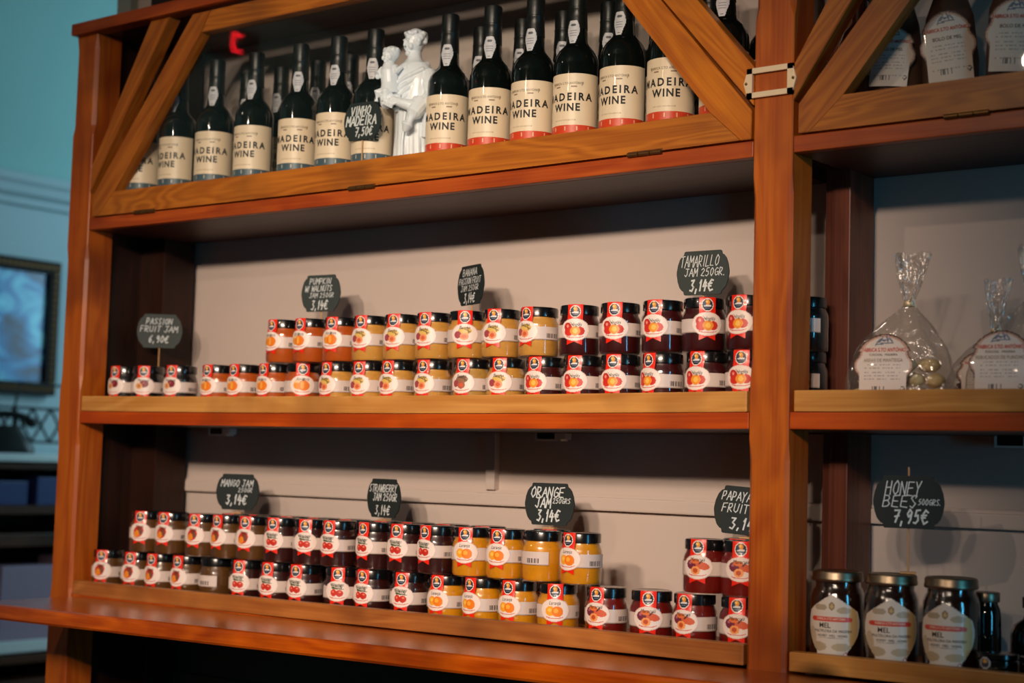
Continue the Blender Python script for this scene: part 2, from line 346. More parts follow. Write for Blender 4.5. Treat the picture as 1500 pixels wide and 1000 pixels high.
# brass card frame on the middle post
h = empty('label_holder', Vector((1.635, -.002, Z0 + .567)) - unit.location); h.parent = unit
bm = bmesh.new(); fx0, fx1, fz0, fz1 = 1.597, 1.672, Z0 + .546, Z0 + .590
for (p, q) in (((fx0, fz0), (fx0 + .009, fz1)), ((fx1 - .009, fz0), (fx1, fz1)), ((fx0, fz0), (fx1, fz0 + .008)), ((fx0, fz1 - .008), (fx1, fz1))):
    box(bm, p[0], q[0], -.006, -.0012, p[1], q[1])
prism(bm, [(fx0 + .001, fz0 + .001), (fx0 - .005, (fz0 + fz1) / 2), (fx0 + .001, fz1 - .001)], -.0055, -.0015)
prism(bm, [(fx1 - .001, fz0 + .001), (fx1 + .005, (fz0 + fz1) / 2), (fx1 - .001, fz1 - .001)], -.0055, -.0015)
wpart('frame', bm, M['brass'], h)
for x in (fx0 - .0005, fx1 + .0005):
    bm = bmesh.new(); ball(bm, (x, -.0065, (fz0 + fz1) / 2), (.0022, .0012, .0022)); wpart('screw', bm, M['brassdark'], h, True)
# counter
ctr = empty('counter_top', (1.6, -.1, Z0 - .33)); tag(ctr, 'glossy orange-brown wooden counter ledge running along the foot of the shelving', 'counter')
bm = bmesh.new()
def cy(x): return -.236 + .045 * min(x, 1.7)
n = 24; xs = [.088 + (3.4 - .088) * i / n for i in range(n + 1)]
def cz(x): return Z0 - .2835 + .0065 * min(x, 1.6) / 1.6 * 1.2
rings = []
for x in xs:
    t = cz(x); y = cy(x)
    rings.append([bm.verts.new(p) for p in ((x, -.001, t), (x, y + .006, t), (x, y + .0015, t - .002), (x, y, t - .007), (x, y, t - .024), (x, y + .003, t - .028), (x, -.001, t - .028))])
for p, q in zip(rings[:-1], rings[1:]):
    for i in range(7): bm.faces.new((p[i], p[(i + 1) % 7], q[(i + 1) % 7], q[i]))
bm.faces.new(rings[0]); bm.faces.new(rings[-1])
wpart('slab', bm, M['counter'], ctr)
bm = bmesh.new()
for x0, x1 in ((.0695, 1.6045), (1.6725, 3.2075)):
    box(bm, x0, x1, .001, .24, Z0 - .306, Z0 - .2795)
wpart('inner_slab', bm, M['counter'], ctr)
# low trays standing on the shelf boards
def tray(x0, x1, base, top, floorz, m, label, s, y1=.236):
    t = empty('display_tray', ((x0 + x1) / 2, .12, base)); tag(t, label, 'tray')
    bm = longboard(x0, x1, .0015, .0195, base, top, bev=.002); bend(bm, s); wpart('front_rim', bm, m, t)
    bm = longboard(x0, x1, .0200, y1, base + .0005, floorz, bev=0); bend(bm, s); wpart('tray_floor', bm, M['traydark'], t)
tray(.0715, 1.602, Z0 + .089, Z0 + .1195, Z0 + .1005, M['tray'], 'pale wooden tray on the middle shelf under the two layers of jam jars', sag)
tray(1.677, 3.20, Z0 + .0892, Z0 + .1195, Z0 + .1005, M['tray'], 'honey-coloured wooden tray under the biscuit bags right of the centre post', lambda x: 0)
def tilt(x): return .0068 * (min(x, 1.9) - .8)
tray(.0735, 1.603, Z0 - .2775, Z0 - .2475, Z0 - .2665, M['traydark'], 'brown wooden tray above the counter holding the lowest jam jars', tilt)
tray(1.675, 3.20, Z0 - .2785, Z0 - .2515, Z0 - .2665, M['tray'], 'smooth tan wooden tray in front of the honey jars', tilt)

# ------------------------------------------------------------------ printing: tiny rasters turned into coloured faces
class Img:
    def __init__(s, wd, ht, bg):
        s.w, s.h = wd, ht; s.a = np.zeros((ht, wd, 3)); s.a[:] = bg; s.m = np.ones((ht, wd), bool)
        s.Y, s.X = np.mgrid[0:ht, 0:wd]; s.X = (s.X + .5) / wd; s.Y = 1 - (s.Y + .5) / ht      # 0..1, y up
    def ell(s, cx, cy, rx, ry, col, rot=0):
        dx, dy = s.X - cx, s.Y - cy; c, q = math.cos(rot), math.sin(rot)
        s.a[((dx * c + dy * q) / rx) ** 2 + ((-dx * q + dy * c) / ry) ** 2 < 1] = col
    def rect(s, x0, y0, x1, y1, col): s.a[(s.X > x0) & (s.X < x1) & (s.Y > y0) & (s.Y < y1)] = col
    def line(s, x0, y0, x1, y1, wd, col):
        d = np.array((x1 - x0, y1 - y0)); t = np.clip(((s.X - x0) * d[0] + (s.Y - y0) * d[1]) / max(1e-9, d @ d), 0, 1)
        s.a[np.hypot(s.X - x0 - t * d[0], s.Y - y0 - t * d[1]) < wd] = col
def imgmesh(name, im, fn, mat):                        # fn(u, v) -> 3D point
    vs = []; idx = {}; fs = []; cols = []
    def vid(i, j):
        if (i, j) not in idx: idx[(i, j)] = len(vs); vs.append(fn(i / im.w, 1 - j / im.h))
        return idx[(i, j)]
    for j in range(im.h):
        for i in range(im.w):
            if im.m[j, i]:
                fs.append((vid(i, j + 1), vid(i + 1, j + 1), vid(i + 1, j), vid(i, j))); cols.append(im.a[j, i])
    me = bpy.data.meshes.new(name); me.from_pydata(vs, [], fs)
    at = me.color_attributes.new('Col', 'FLOAT_COLOR', 'CORNER')
    arr = np.ones((len(fs), 4, 4)); c = np.array(cols) / 255.0; c = np.where(c <= .04045, c / 12.92, ((c + .055) / 1.055) ** 2.4)
    arr[:, :, :3] = c[:, None, :]; at.data.foreach_set('color', arr.ravel())
    me.materials.append(mat); me.polygons.foreach_set('use_smooth', [True] * len(fs)); return me
def cyl(r, a0, a1, z0, z1):                            # azimuth 0 faces -y, positive turns to +x
    def f(u, v):
        a = a0 + (a1 - a0) * u; return (r * math.sin(a), -r * math.cos(a), z0 + (z1 - z0) * v)
    return f
TXT = {}
def textmesh(s, size, bold=0.0, shear=0.0, space=1.0, wide=1.0):
    key = (s, size, bold, shear, space)
    cu = bpy.data.curves.new('t', 'FONT'); cu.body = s; cu.size = size; cu.offset = bold * size; cu.shear = shear; cu.space_character = space
    cu.align_x = 'CENTER'; cu.align_y = 'CENTER'; cu.resolution_u = 3
    o = bpy.data.objects.new('t', cu); C.objects.link(o); bpy.context.view_layer.update()
    me = bpy.data.meshes.new_from_object(o.evaluated_get(bpy.context.evaluated_depsgraph_get())); bpy.data.objects.remove(o); bpy.data.curves.remove(cu)
    return [v.co.copy() for v in me.vertices], [tuple(p.vertices) for p in me.polygons]
def textbm(bm, items, fn, mi=0):                       # items: (text, size, cx, cy, bold, shear, space, xscale)
    for it in items:
        s, size, cx, cy_, bold, sh, sp, xs_ = it
        vs, fs = textmesh(s, size, bold, sh, sp)
        vv = [bm.verts.new(fn(v.x * xs_ + cx, v.y + cy_)) for v in vs]
        for f in fs:
            try: q = bm.faces.new([vv[i] for i in f]); q.material_index = mi
            except ValueError: pass
def cylxy(r, z=0.0, a0=0.0): return lambda x, y: (r * math.sin(a0 + x / r), -r * math.cos(a0 + x / r), z + y)
def plainmesh(name, bm, mats):                         # without normal recalculation surprises for text
    me = bpy.data.meshes.new(name); bm.to_mesh(me); bm.free()
    for m in (mats if isinstance(mats, (list, tuple)) else [mats]): me.materials.append(m)
    return me

# ------------------------------------------------------------------ jam jars
bm = bmesh.new(); lathe(bm, [(0, 0), (.0295, 0), (.0325, .0018), (.0335, .006), (.0335, .052), (.0328, .0570), (.0302, .0615), (.0292, .0640), (.0292, .0685)], 36)
JG = tomesh('glass', bm, M['glass'], True)
bm = bmesh.new(); lathe(bm, [(0, .0655), (.0306, .0655), (.0312, .0660), (.0312, .0785), (.0304, .0805), (.0290, .0810), (.0272, .0804), (0, .0802)], 36)
JL = tomesh('lid', bm, M['lid'], True)
def jamfill():
    bm = bmesh.new(); lathe(bm, [(0, .0022), (.0300, .0022), (.0322, .006), (.0322, .0515), (.0312, .0562), (.0288, .0608), (.0282, .0650), (0, .0650)], 32)
    return bm
JJ = {k: tomesh('jam', jamfill(), M['jam' + k], True) for k in JAM}
def straps():
    bm = bmesh.new(); prof = [(.017, .08085), (.024, .0808), (.0290, .0815), (.0312, .0812), (.0318, .0795), (.0318, .067), (.0318, .0655), (.0331, .0590), (.0341, .0545), (.0341, .03), (.0341, .016)]
    n = 10; g = []
    for r, z in prof:
        row = []
        for i in range(n + 1):
            u = -1 + 2 * i / n; a = u * .0128 / r
            zz = z + (.0055 * (1 - abs(u)) if z < .02 else 0)
            row.append(bm.verts.new((r * math.sin(a), -r * math.cos(a), zz)))
        g.append(row)
    for p, q in zip(g[:-1], g[1:]):
        for i in range(n): bm.faces.new((p[i], q[i], q[i + 1], p[i + 1]))
    return tomesh('seal_strap', bm, M['red'], True)
JS = straps()
im = Img(20, 22, (236, 226, 214)); im.m = ((im.X - .5) / .5) ** 2 + ((im.Y - .5) / .5) ** 2 < 1
im.ell(.5, .5, .43, .43, (24, 34, 58)); im.ell(.5, .68, .20, .22, (232, 150, 50)); im.ell(.45, .74, .10, .10, (250, 205, 110)); im.rect(.2, .38, .8, .50, (225, 225, 225)); im.rect(.3, .22, .7, .28, (120, 130, 150)); im.ell(.28, .60, .1, .16, (40, 80, 110))
def embf(u, v):
    z = .0595 + .0200 * v; r = .0324 if z > .0655 else .0324 + (.0655 - z) * .22; a = (u - .5) * .0185 / r; return (r * math.sin(a), -r * math.cos(a), z)
JE = imgmesh('emblem', im, embf, M['print'])
def medallion(k):
    im = Img(46, 36, (240, 224, 214)); im.m = ((im.X - .5) / .5) ** 2 + ((im.Y - .5) / .5) ** 2 < 1
    e = ((im.X - .5) / .5) ** 2 + ((im.Y - .5) / .5) ** 2; im.a[e > .90] = (226, 196, 186)
    if k == 'O':
        im.ell(.36, .46, .17, .21, (250, 170, 40)); im.ell(.60, .44, .19, .23, (240, 128, 24)); im.ell(.55, .48, .08, .1, (252, 176, 60)); im.ell(.34, .5, .07, .08, (255, 205, 90))
    elif k == 'T':
        im.ell(.28, .58, .14, .24, (196, 40, 34), .2); im.ell(.30, .40, .16, .18, (214, 48, 36)); im.ell(.68, .44, .16, .19, (206, 44, 30)); im.ell(.52, .44, .17, .21, (240, 150, 44)); im.ell(.52, .44, .08, .12, (250, 196, 90)); im.ell(.26, .66, .04, .07, (240, 150, 130)); im.line(.45, .68, .36, .82, .012, (90, 100, 50))
    elif k == 'S':
        for i in range(9): im.line(.34 + .04 * i, .60, .25 + .055 * i, .84 - .03 * (i % 3), .014, (60, 84, 50))
        im.line(.3, .66, .74, .6, .02, (70, 90, 56)); im.ell(.38, .42, .12, .17, (206, 54, 38)); im.ell(.60, .40, .14, .17, (198, 44, 32)); im.ell(.36, .46, .04, .05, (240, 140, 110)); im.ell(.62, .46, .05, .05, (236, 130, 100))
    elif k == 'M':
        im.ell(.46, .52, .22, .32, (206, 52, 34), -.3); im.ell(.40, .42, .13, .2, (236, 140, 40), -.3); im.ell(.52, .66, .10, .12, (130, 60, 40)); im.ell(.58, .5, .08, .14, (120, 70, 60))
    elif k == 'A':
        im.ell(.66, .56, .24, .15, (216, 96, 60), -.35); im.ell(.30, .60, .16, .20, (120, 44, 66)); im.ell(.42, .74, .16, .10, (230, 120, 60)); im.ell(.45, .36, .15, .18, (244, 160, 90)); im.ell(.45, .36, .08, .10, (200, 80, 40)); im.ell(.26, .66, .05, .06, (180, 110, 130)); im.line(.56, .62, .66, .78, .02, (50, 40, 40))
    elif k in ('B', 'B2'):
        y = (226, 186, 96) if k == 'B' else (150, 110, 80)
        im.ell(.5, .64, .26, .18, y, .3); im.ell(.26, .48, .13, .17, (168, 70, 80)); im.ell(.5, .40, .16, .17, (236, 150, 100) if k == 'B' else (170, 100, 80)); im.ell(.5, .40, .08, .09, (214, 96, 60)); im.line(.42, .78, .72, .62, .014, (80, 70, 50)); im.line(.6, .84, .66, .56, .012, (80, 70, 50))
    elif k == 'K':
        im.ell(.36, .50, .2, .22, (240, 150, 40)); im.ell(.56, .48, .22, .26, (236, 126, 30)); im.ell(.5, .5, .07, .2, (250, 170, 70)); im.ell(.3, .68, .12, .08, (240, 200, 150)); im.line(.52, .74, .56, .84, .02, (80, 90, 40))
    else:
        im.ell(.56, .62, .18, .2, (128, 30, 44)); im.ell(.34, .50, .15, .18, (232, 176, 120)); im.ell(.34, .50, .08, .10, (206, 120, 60)); im.ell(.52, .68, .05, .06, (190, 90, 100))
    for i in range(13):                                   # red line of print along the lower edge
        t = -1 + i / 6.0; im.line(.5 + t * .27, .145 + .055 * t * t, .5 + t * .27 + .026, .145 + .055 * t * t + .004 * t, .018, (214, 96, 84))
    return imgmesh('oval_label', im, cyl(.0347, -.70, .70, .0225, .0585), M['print'])
JM = {k: medallion(k) for k in JAM}
def band():
    im = Img(150, 14, (214, 198, 190)); rnd = random.Random(3)
    im.rect(0, 0, 1, .05, (180, 160, 150))
    for k in range(4): im.rect(.70, .62 + .08 * k, .90, .65 + .08 * k, (170, 140, 140))
    x = .735
    while x < .875:
        wd = rnd.choice((.006, .010, .014)); im.rect(x, .12, x + wd, .52, (60, 56, 60)); x += wd + rnd.choice((.007, .011))
    for (x0, y0, x1, y1) in ((.575, .3, .60, .8), (.60, .8, .615, .4), (.615, .4, .64, .6), (.60, .25, .65, .22)): im.line(x0, y0, x1, y1, .004, (120, 110, 110))
    return imgmesh('wrap_label', im, cyl(.0341, math.radians(-112), math.radians(128), .0275, .0485), M['print'])
JB = band()
NAMES = {'M': 'Manga', 'S': 'Morango', 'O': 'Laranja', 'A': 'Maracujá', 'T': 'Inglês', 'B': 'Banana', 'B2': 'Banana', 'K': 'Abóbora', 'P': 'Maracujá'}
JT = {}
for k, s in NAMES.items():
    bm = bmesh.new(); textbm(bm, [(s, .0078, .004 if k == 'T' else 0, .0110 if k != 'T' else .008, .0, .35, 1.0, .85)], cylxy(.0350, .0405)); JT[k] = plainmesh('script_lettering', bm, M['ink'])
CONT = {'M': 'brown mango', 'S': 'dark strawberry', 'O': 'yellow-orange', 'A': 'red papaya', 'T': 'dark red tamarillo', 'B': 'mustard-coloured banana', 'B2': 'pale banana', 'K': 'amber pumpkin', 'P': 'near-black passion fruit'}
def jar(k, x, y, z, ang, label, group, plain=False):
    r = empty('jam_jar', (x, y, z), math.radians(ang)); tag(r, label, 'jar', group)
    link('glass', JG, r); link('jam', JJ[k], r); link('lid', JL, r); link('wrap_label', JB, r)
    if not plain:
        s = link('seal_strap', JS, r); link('emblem', JE, s)
        m = link('oval_label', JM[k], r); link('script_lettering', JT[k], m)
    return r
ORD = ['', 'first', 'second', 'third', 'fourth', 'fifth', 'sixth', 'seventh', 'eighth', 'ninth', 'tenth']
rows = {
 ('middle shelf', 'bottom layer'): [(0.137, 6, 'P'), (0.208, 32, 'P'), (0.306, 12, 'P'), (0.416, 2, 'K'), (0.491, 0, 'K'), (0.572, -2, 'K'), (0.645, 43, 'K'), (0.734, -2, 'B'), (0.809, 7, 'B'), (0.879, 3, 'B'), (0.96, 4, 'B'), (1.046, 6, 'B2'), (1.118, 15, 'B'), (1.198, 2, 'T'), (1.273, 8, 'T'), (1.345, 11, 'T'), (1.423, -12, 'T'), (1.502, -1, 'T'), (1.572, 9, 'T')],
 ('middle shelf', 'top layer'): [(0.592, -4, 'K'), (0.663, 0, 'K'), (0.738, 7, 'K'), (0.811, 6, 'B'), (0.885, 10, 'B'), (0.959, 6, 'B'), (1.033, 30, 'B'), (1.106, 11, 'B'), (1.184, -6, 'B'), (1.264, 22, 'T'), (1.343, 16, 'T'), (1.422, 6, 'T'), (1.495, 39, 'T'), (1.571, 0, 'T')],
 ('lowest shelf', 'bottom layer'): [(0.112, 22, 'M'), (0.204, 18, 'M'), (0.276, 7, 'M'), (0.353, 6, 'M'), (0.435, -80, 'M'), (0.518, 16, 'S'), (0.598, 9, 'S'), (0.671, 10, 'S'), (0.764, 26, 'S'), (0.836, 6, 'S'), (0.922, 13, 'S'), (1.006, 4, 'O'), (1.082, -6, 'O'), (1.157, 3, 'O'), (1.236, 26, 'O'), (1.329, 3, 'A'), (1.412, 22, 'A'), (1.488, 0, 'A'), (1.569, 14, 'A')],
 ('lowest shelf', 'top layer'): [(0.226, 24, 'M'), (0.302, 14, 'M'), (0.390, 14, 'M'), (0.461, 2, 'M'), (0.531, 14, 'M'), (0.606, 12, 'S'), (0.681, 22, 'S'), (0.752, 6, 'S'), (0.838, -3, 'S'), (0.911, 7, 'S'), (0.981, -4, 'S'), (1.057, 16, 'O'), (1.129, 8, 'O'), (1.203, -76, 'O'), (1.279, -6, 'O'), (1.505, 9, 'A'), (1.569, 22, 'A')]}
for (shelf, layer), L in rows.items():
    cnt = {}; tot = {}
    for q in L: tot[q[2]] = tot.get(q[2], 0) + 1
    for x, ang, k in L:
        cnt[k] = cnt.get(k, 0) + 1
        mid = shelf == 'middle shelf'
        z = Z0 + (.1007 + sag(x) if mid else -.2663 + tilt(x)) + (.0816 if layer == 'top layer' else 0)
        plain = ang < -60
        if plain: lb = CONT[k] + ' jam jar turned barcode out, no red seal, ' + layer + ' of ' + shelf
        elif tot[k] == 1: lb = CONT[k] + ' jam jar with brownish oval label, ' + layer + ' of ' + shelf
        else: lb = CONT[k] + ' jam jar, ' + ORD[cnt[k]] + ' of its colour from left, ' + layer + ' of ' + shelf
        if layer == 'top layer' : yy = .0585 + random.uniform(-.001, .001)
        else: yy = .0585
        jar(k, x, yy, z, ang, lb, 'jam jars in the %s of the %s' % (layer, shelf), plain)
def back_jar(k, x, z, lb, shelf): jar(k, x, .1335, z, random.uniform(-15, 30), lb, 'jam jars standing behind the front row')
BK = [(.404, 'M', 'M'), (.482, 'M', 'M'), (.56, 'S', 'S'), (.64, 'S', 'S'), (.718, 'S', 'S'), (.795, 'S', 'S'), (.872, 'S', 'S'), (.95, 'S', 'S'), (1.03, 'O', 'O'), (1.165, 'O', 'O')]
for i, (x, a, b) in enumerate(BK):
    back_jar(a, x, Z0 - .2663 + tilt(x), 'back row jam jar at the foot of stack %s from left, lowest shelf' % ORD[i + 1], 0)
    back_jar(b, x, Z0 - .2663 + tilt(x) + .0816, 'back row jam jar on top of stack %s from left, lowest shelf' % ORD[i + 1], 0)
for x, k, nm, st in ((.612, 'K', 'pumpkin', 2), (.985, 'B', 'banana', 2), (1.456, 'T', 'tamarillo', 2), (.165, 'P', 'passion fruit', 1)):
    for j in range(st): back_jar(k, x, Z0 + .1007 + sag(x) + .0816 * j, 'back row jar under the %s price tag, %s' % (nm, 'upper' if j else 'lower'), 0)
for j in range(2): back_jar('A', 1.527, Z0 - .2663 + tilt(1.53) + .0816 * j, 'back row papaya jam jar under its price tag, %s' % ('upper' if j else 'lower'), 0)
for j in range(2):
    jar('P', 1.6365, .1145, Z0 + .1007 + .0816 * j, -62, 'near-black jam jar %s, seen just right of the centre post' % ('stacked on another' if j else 'at the bottom of the pair'), 'near-black jars behind the centre post', True)

# ------------------------------------------------------------------ wine bottles
bm = bmesh.new(); lathe(bm, [(0, .003), (.030, 0), (.0355, .0015), (.0375, .006), (.0375, .172), (.0370, .181), (.0348, .189), (.0305, .197), (.0245, .2035), (.0195, .209), (.0178, .214), (.0170, .225), (.0160, .235)], 44)
BG = tomesh('glass', bm, M['bottle'], True)
bm = bmesh.new(); lathe(bm, [(.0160, .2345), (.0166, .235), (.0158, .255), (.0152, .267), (.0158, .268), (.0158, .271), (.0150, .272), (.0154, .280), (.0156, .298), (.0150, .3025), (.0130, .304), (0, .304)], 36)
BC = tomesh('capsule', bm, M['capsule'], True)
def blabel(red):
    im = Img(112, 44, (240, 218, 188))
    bandc = (216, 66, 28) if red else (70, 92, 104)
    im.rect(0, 0, 1, .15, bandc)
    for i in range(56):
        x = (i + .5) / 56
        im.ell(x, .095, (.0042 if i % 9 else .008), (.024 if i % 9 else .04), (238, 180, 150) if red else (196, 190, 176))
        im.ell(x + .009, .03, .003, .02, (230, 150, 120) if red else (150, 160, 160))
    for (a, b) in ((.33, .40), (.56, .64)): im.rect(a, .775, b, .79, (150, 120, 96))
    for i in range(16): im.rect(.32 + .02 * i, .235, .33 + .02 * i, .25, (196, 166, 136))
    for s in (-1, 1): im.line(.5 + s * .21, .86, .5 + s * .225, .835, .004, (150, 116, 90)); im.line(.5 + s * .225, .835, .5 + s * .21, .81, .004, (150, 116, 90))
    return imgmesh('paper_label', im, cyl(.0379, -1.62, 1.62, .054, .1545), M['print'])
BL = {1: blabel(True), 0: blabel(False)}
bm = bmesh.new()
textbm(bm, [('MADEIRA', .0172, 0, 0, .034, 0, 1.42, .93), ('WINE', .0172, 0, -.0172, .034, 0, 1.22, .93)], cylxy(.0382, .1155))
textbm(bm, [('FÁBRICA S.TO ANTÓNIO', .0054, 0, .0225, .012, 0, 1.05, .9)], cylxy(.0382, .1155), 1)
BT = plainmesh('lettering', bm, [M['ink'], M['goldink']])
im = Img(18, 30, (206, 206, 212))
sh = np.where(im.Y > .55, .5 * (1 - ((im.Y - .55) / .45) ** 2 * .45), .5 - (.55 - im.Y) * .62); im.m = np.abs(im.X - .5) < sh
for k in range(4): im.rect(.22, .38 + .09 * k, .78, .41 + .09 * k, (140, 140, 150))
im.ell(.5, .82, .2, .06, (90, 90, 100)); im.rect(.38, .14, .62, .17, (110, 110, 120))
def sealf(u, v):
    z = .2065 + .041 * v; r = .0192 - .0026 * v if v < .5 else .0179 - .0014 * (v - .5) * 2; r = max(r, .0172 if z < .235 else .0170) + .0004
    a = (u - .5) * .0225 / r; return (r * math.sin(a), -r * math.cos(a), z)
BS = imgmesh('neck_seal', im, sealf, M['print'])
def bottle(x, y, z, ang, red, label, group):
    r = empty('wine_bottle', (x, y, z), math.radians(ang)); tag(r, label, 'bottle', group)
    link('glass', BG, r); link('capsule', BC, r); link('neck_seal', BS, r)
    l = link('paper_label', BL[red], r); link('lettering', BT, l); return r
fx = [(.155, 15), (.262, 6), (.370, 23), (.482, 15), (.603, 30), (.702, 17), (.794, 25), (.970, 24), (1.065, 22), (1.156, 10), (1.243, 11), (1.335, 5), (1.425, 19), (1.520, 14)]
for i, (x, a) in enumerate(fx):
    red = i >= 7
    lb = ('front row madeira bottle with blue-banded label, %s from left' % ORD[i + 1]) if not red else ('front row madeira bottle with red-banded label, %s right of the statuette' % ORD[i - 6])
    bottle(x, .062, Z0 + .4848 + sag(x), a, int(red), lb, 'wine bottles in the front row')
for i, (x, y) in enumerate([(.343, .168), (.441, .168), (.544, .168), (.632, .168), (.968, .152), (1.061, .152), (1.149, .152), (1.245, .150), (1.345, .150), (1.44, .150), (1.555, .150)]):
    bottle(x, y, Z0 + .4848 + sag(x), random.uniform(5, 35), int(x > .9), 'wine bottle in the back row, neck showing, %s from left' % (ORD + ['eleventh'])[i + 1], 'wine bottles in the back row')

# ------------------------------------------------------------------ hand-written price tags (stroke lettering)
ST = {'A': [[(0, 0), (.5, 1), (1, 0)], [(.2, .38), (.8, .38)]], 'B': [[(0, 0), (0, 1), (.6, .95), (.75, .75), (.55, .55), (0, .5)], [(.55, .55), (.85, .3), (.6, .02), (0, 0)]], 'C': [[(.9, .85), (.5, 1), (.1, .7), (.1, .3), (.5, 0), (.9, .15)]],
 'D': [[(0, 0), (0, 1), (.55, .95), (.9, .5), (.55, .05), (0, 0)]], 'E': [[(.85, 1), (.05, .95), (0, .05), (.85, 0)], [(0, .5), (.7, .52)]], 'F': [[(.85, 1), (.05, .97), (0, 0)], [(0, .5), (.65, .55)]], 'G': [[(.9, .85), (.5, 1), (.1, .65), (.15, .2), (.5, 0), (.9, .2), (.9, .5), (.55, .48)]],
 'H': [[(0, 0), (.05, 1)], [(.85, 0), (.85, 1)], [(0, .48), (.85, .55)]], 'I': [[(.4, 0), (.45, 1)]], 'J': [[(.15, 1), (.95, 1)], [(.6, 1), (.6, .2), (.35, 0), (0, .15)]], 'K': [[(0, 0), (0, 1)], [(.8, 1), (.05, .45), (.85, 0)]], 'L': [[(.1, 1), (0, .03), (.8, .05)]],
 'M': [[(0, 0), (.08, 1), (.5, .4), (.9, 1), (1, 0)]], 'N': [[(0, 0), (.05, 1), (.8, .02), (.88, 1)]], 'O': [[(.5, 1), (.1, .75), (.05, .3), (.45, 0), (.85, .25), (.88, .75), (.5, 1)]], 'P': [[(0, 0), (.05, 1), (.65, .95), (.8, .7), (.55, .45), (.02, .42)]], 'R': [[(0, 0), (.05, 1), (.65, .95), (.75, .7), (.5, .5), (.03, .48), (.85, 0)]],
 'S': [[(.85, .9), (.45, 1), (.12, .78), (.45, .52), (.8, .28), (.45, 0), (.05, .12)]], 'T': [[(0, 1), (.95, .97)], [(.48, .98), (.45, 0)]], 'U': [[(0, 1), (.05, .2), (.45, 0), (.8, .2), (.85, 1)]], 'V': [[(0, 1), (.42, 0), (.9, 1)]], 'W': [[(0, 1), (.2, 0), (.5, .7), (.78, 0), (1, 1)]], 'X': [[(0, 0), (.85, 1)], [(.05, 1), (.85, 0)]],
 'Y': [[(0, 1), (.42, .5), (.85, 1)], [(.42, .5), (.3, -.15)]], 'Z': [[(0, 1), (.85, .97), (.05, .03), (.9, .02)]], '0': [[(.45, 1), (.1, .7), (.12, .25), (.45, 0), (.8, .3), (.8, .75), (.45, 1)]], '1': [[(.2, .72), (.5, 1), (.48, 0)]], '2': [[(.1, .8), (.45, 1), (.78, .75), (.1, .03), (.85, .02)]],
 '3': [[(.1, .95), (.7, .95), (.35, .58), (.75, .35), (.45, 0), (.05, .08)]], '4': [[(.35, 1), (.08, .4), (.85, .42)], [(.62, .75), (.58, -.05)]], '5': [[(.8, 1), (.25, .97), (.18, .58), (.6, .58), (.75, .25), (.4, 0), (.05, .08)]], '6': [[(.7, 1), (.2, .55), (.15, .15), (.5, 0), (.75, .25), (.5, .48), (.15, .35)]],
 '7': [[(.05, .98), (.8, 1), (.35, 0)], [(.2, .5), (.75, .52)]], '9': [[(.72, .7), (.4, .5), (.12, .72), (.4, 1), (.75, .85), (.7, .3), (.5, 0)]], ',': [[(.3, .12), (.15, -.18)]], '.': [[(.2, 0), (.3, .05)]], '/': [[(0, -.05), (.6, 1)]],
 '€': [[(.9, .9), (.5, 1), (.18, .7), (.15, .3), (.5, 0), (.95, .12)], [(-.05, .62), (.65, .64)], [(-.05, .40), (.6, .42)]]}
def scribble(bm, s, cx, cy_, h_, wmax, thick, y=-.0019, slant=.16, rnd=random.Random(5)):
    adv = sum((.55 if c in ",.I1/ " else 1.0) * .78 * h_ + .16 * h_ for c in s); k = min(1.25, wmax / adv); x = cx - adv * k / 2
    for c in s:
        wd = (.55 if c in ",.I1/ " else 1.0) * .78 * h_ * k
        for stt in ST.get(c, []):
            jit = lambda: rnd.uniform(-.045, .045)
            P = [(x + (px + jit()) * wd + (py - .5) * h_ * slant, cy_ + (py - .5 + jit()) * h_) for px, py in stt]
            for (x0, z0), (x1, z1) in zip(P[:-1], P[1:]):
                dx, dz = x1 - x0, z1 - z0; l = math.hypot(dx, dz) or 1e-6; nx, nz = -dz / l * thick / 2, dx / l * thick / 2; ex, ez = dx / l * thick * .4, dz / l * thick * .4
                y -= 1e-7
                bm.faces.new([bm.verts.new(q) for q in ((x0 - ex + nx, y, z0 - ez + nz), (x0 - ex - nx, y, z0 - ez - nz), (x1 + ex - nx, y, z1 + ez - nz), (x1 + ex + nx, y, z1 + ez + nz))])
        x += wd + .16 * h_ * k
def plaque(wd, ht):
    a, b = wd / 2, ht / 2; pts = []
    def arc(cx, cz_, r, a0, a1, n=5): return [(cx + r * math.cos(math.radians(a0 + (a1 - a0) * i / n)), cz_ + r * math.sin(math.radians(a0 + (a1 - a0) * i / n))) for i in range(n + 1)]
    q = [(a * .60, b)] + arc(a * .66, b * .84, .005, 80, -10, 4) + arc(a * .70, 0, a * .30, 62, 0, 6)   # upper right quarter: notch, then bulging side
    q = [(a * .67, b), (a * .715, b * .96), (a * .725, b * .82), (a * .79, b * .80), (a * .89, b * .64), (a * .965, b * .36), (a, b * .07)]
    pts = q + [(x, -z) for x, z in q[::-1]] + [(-x, -z) for x, z in q] + [(-x, z) for x, z in q[::-1]]
    return pts
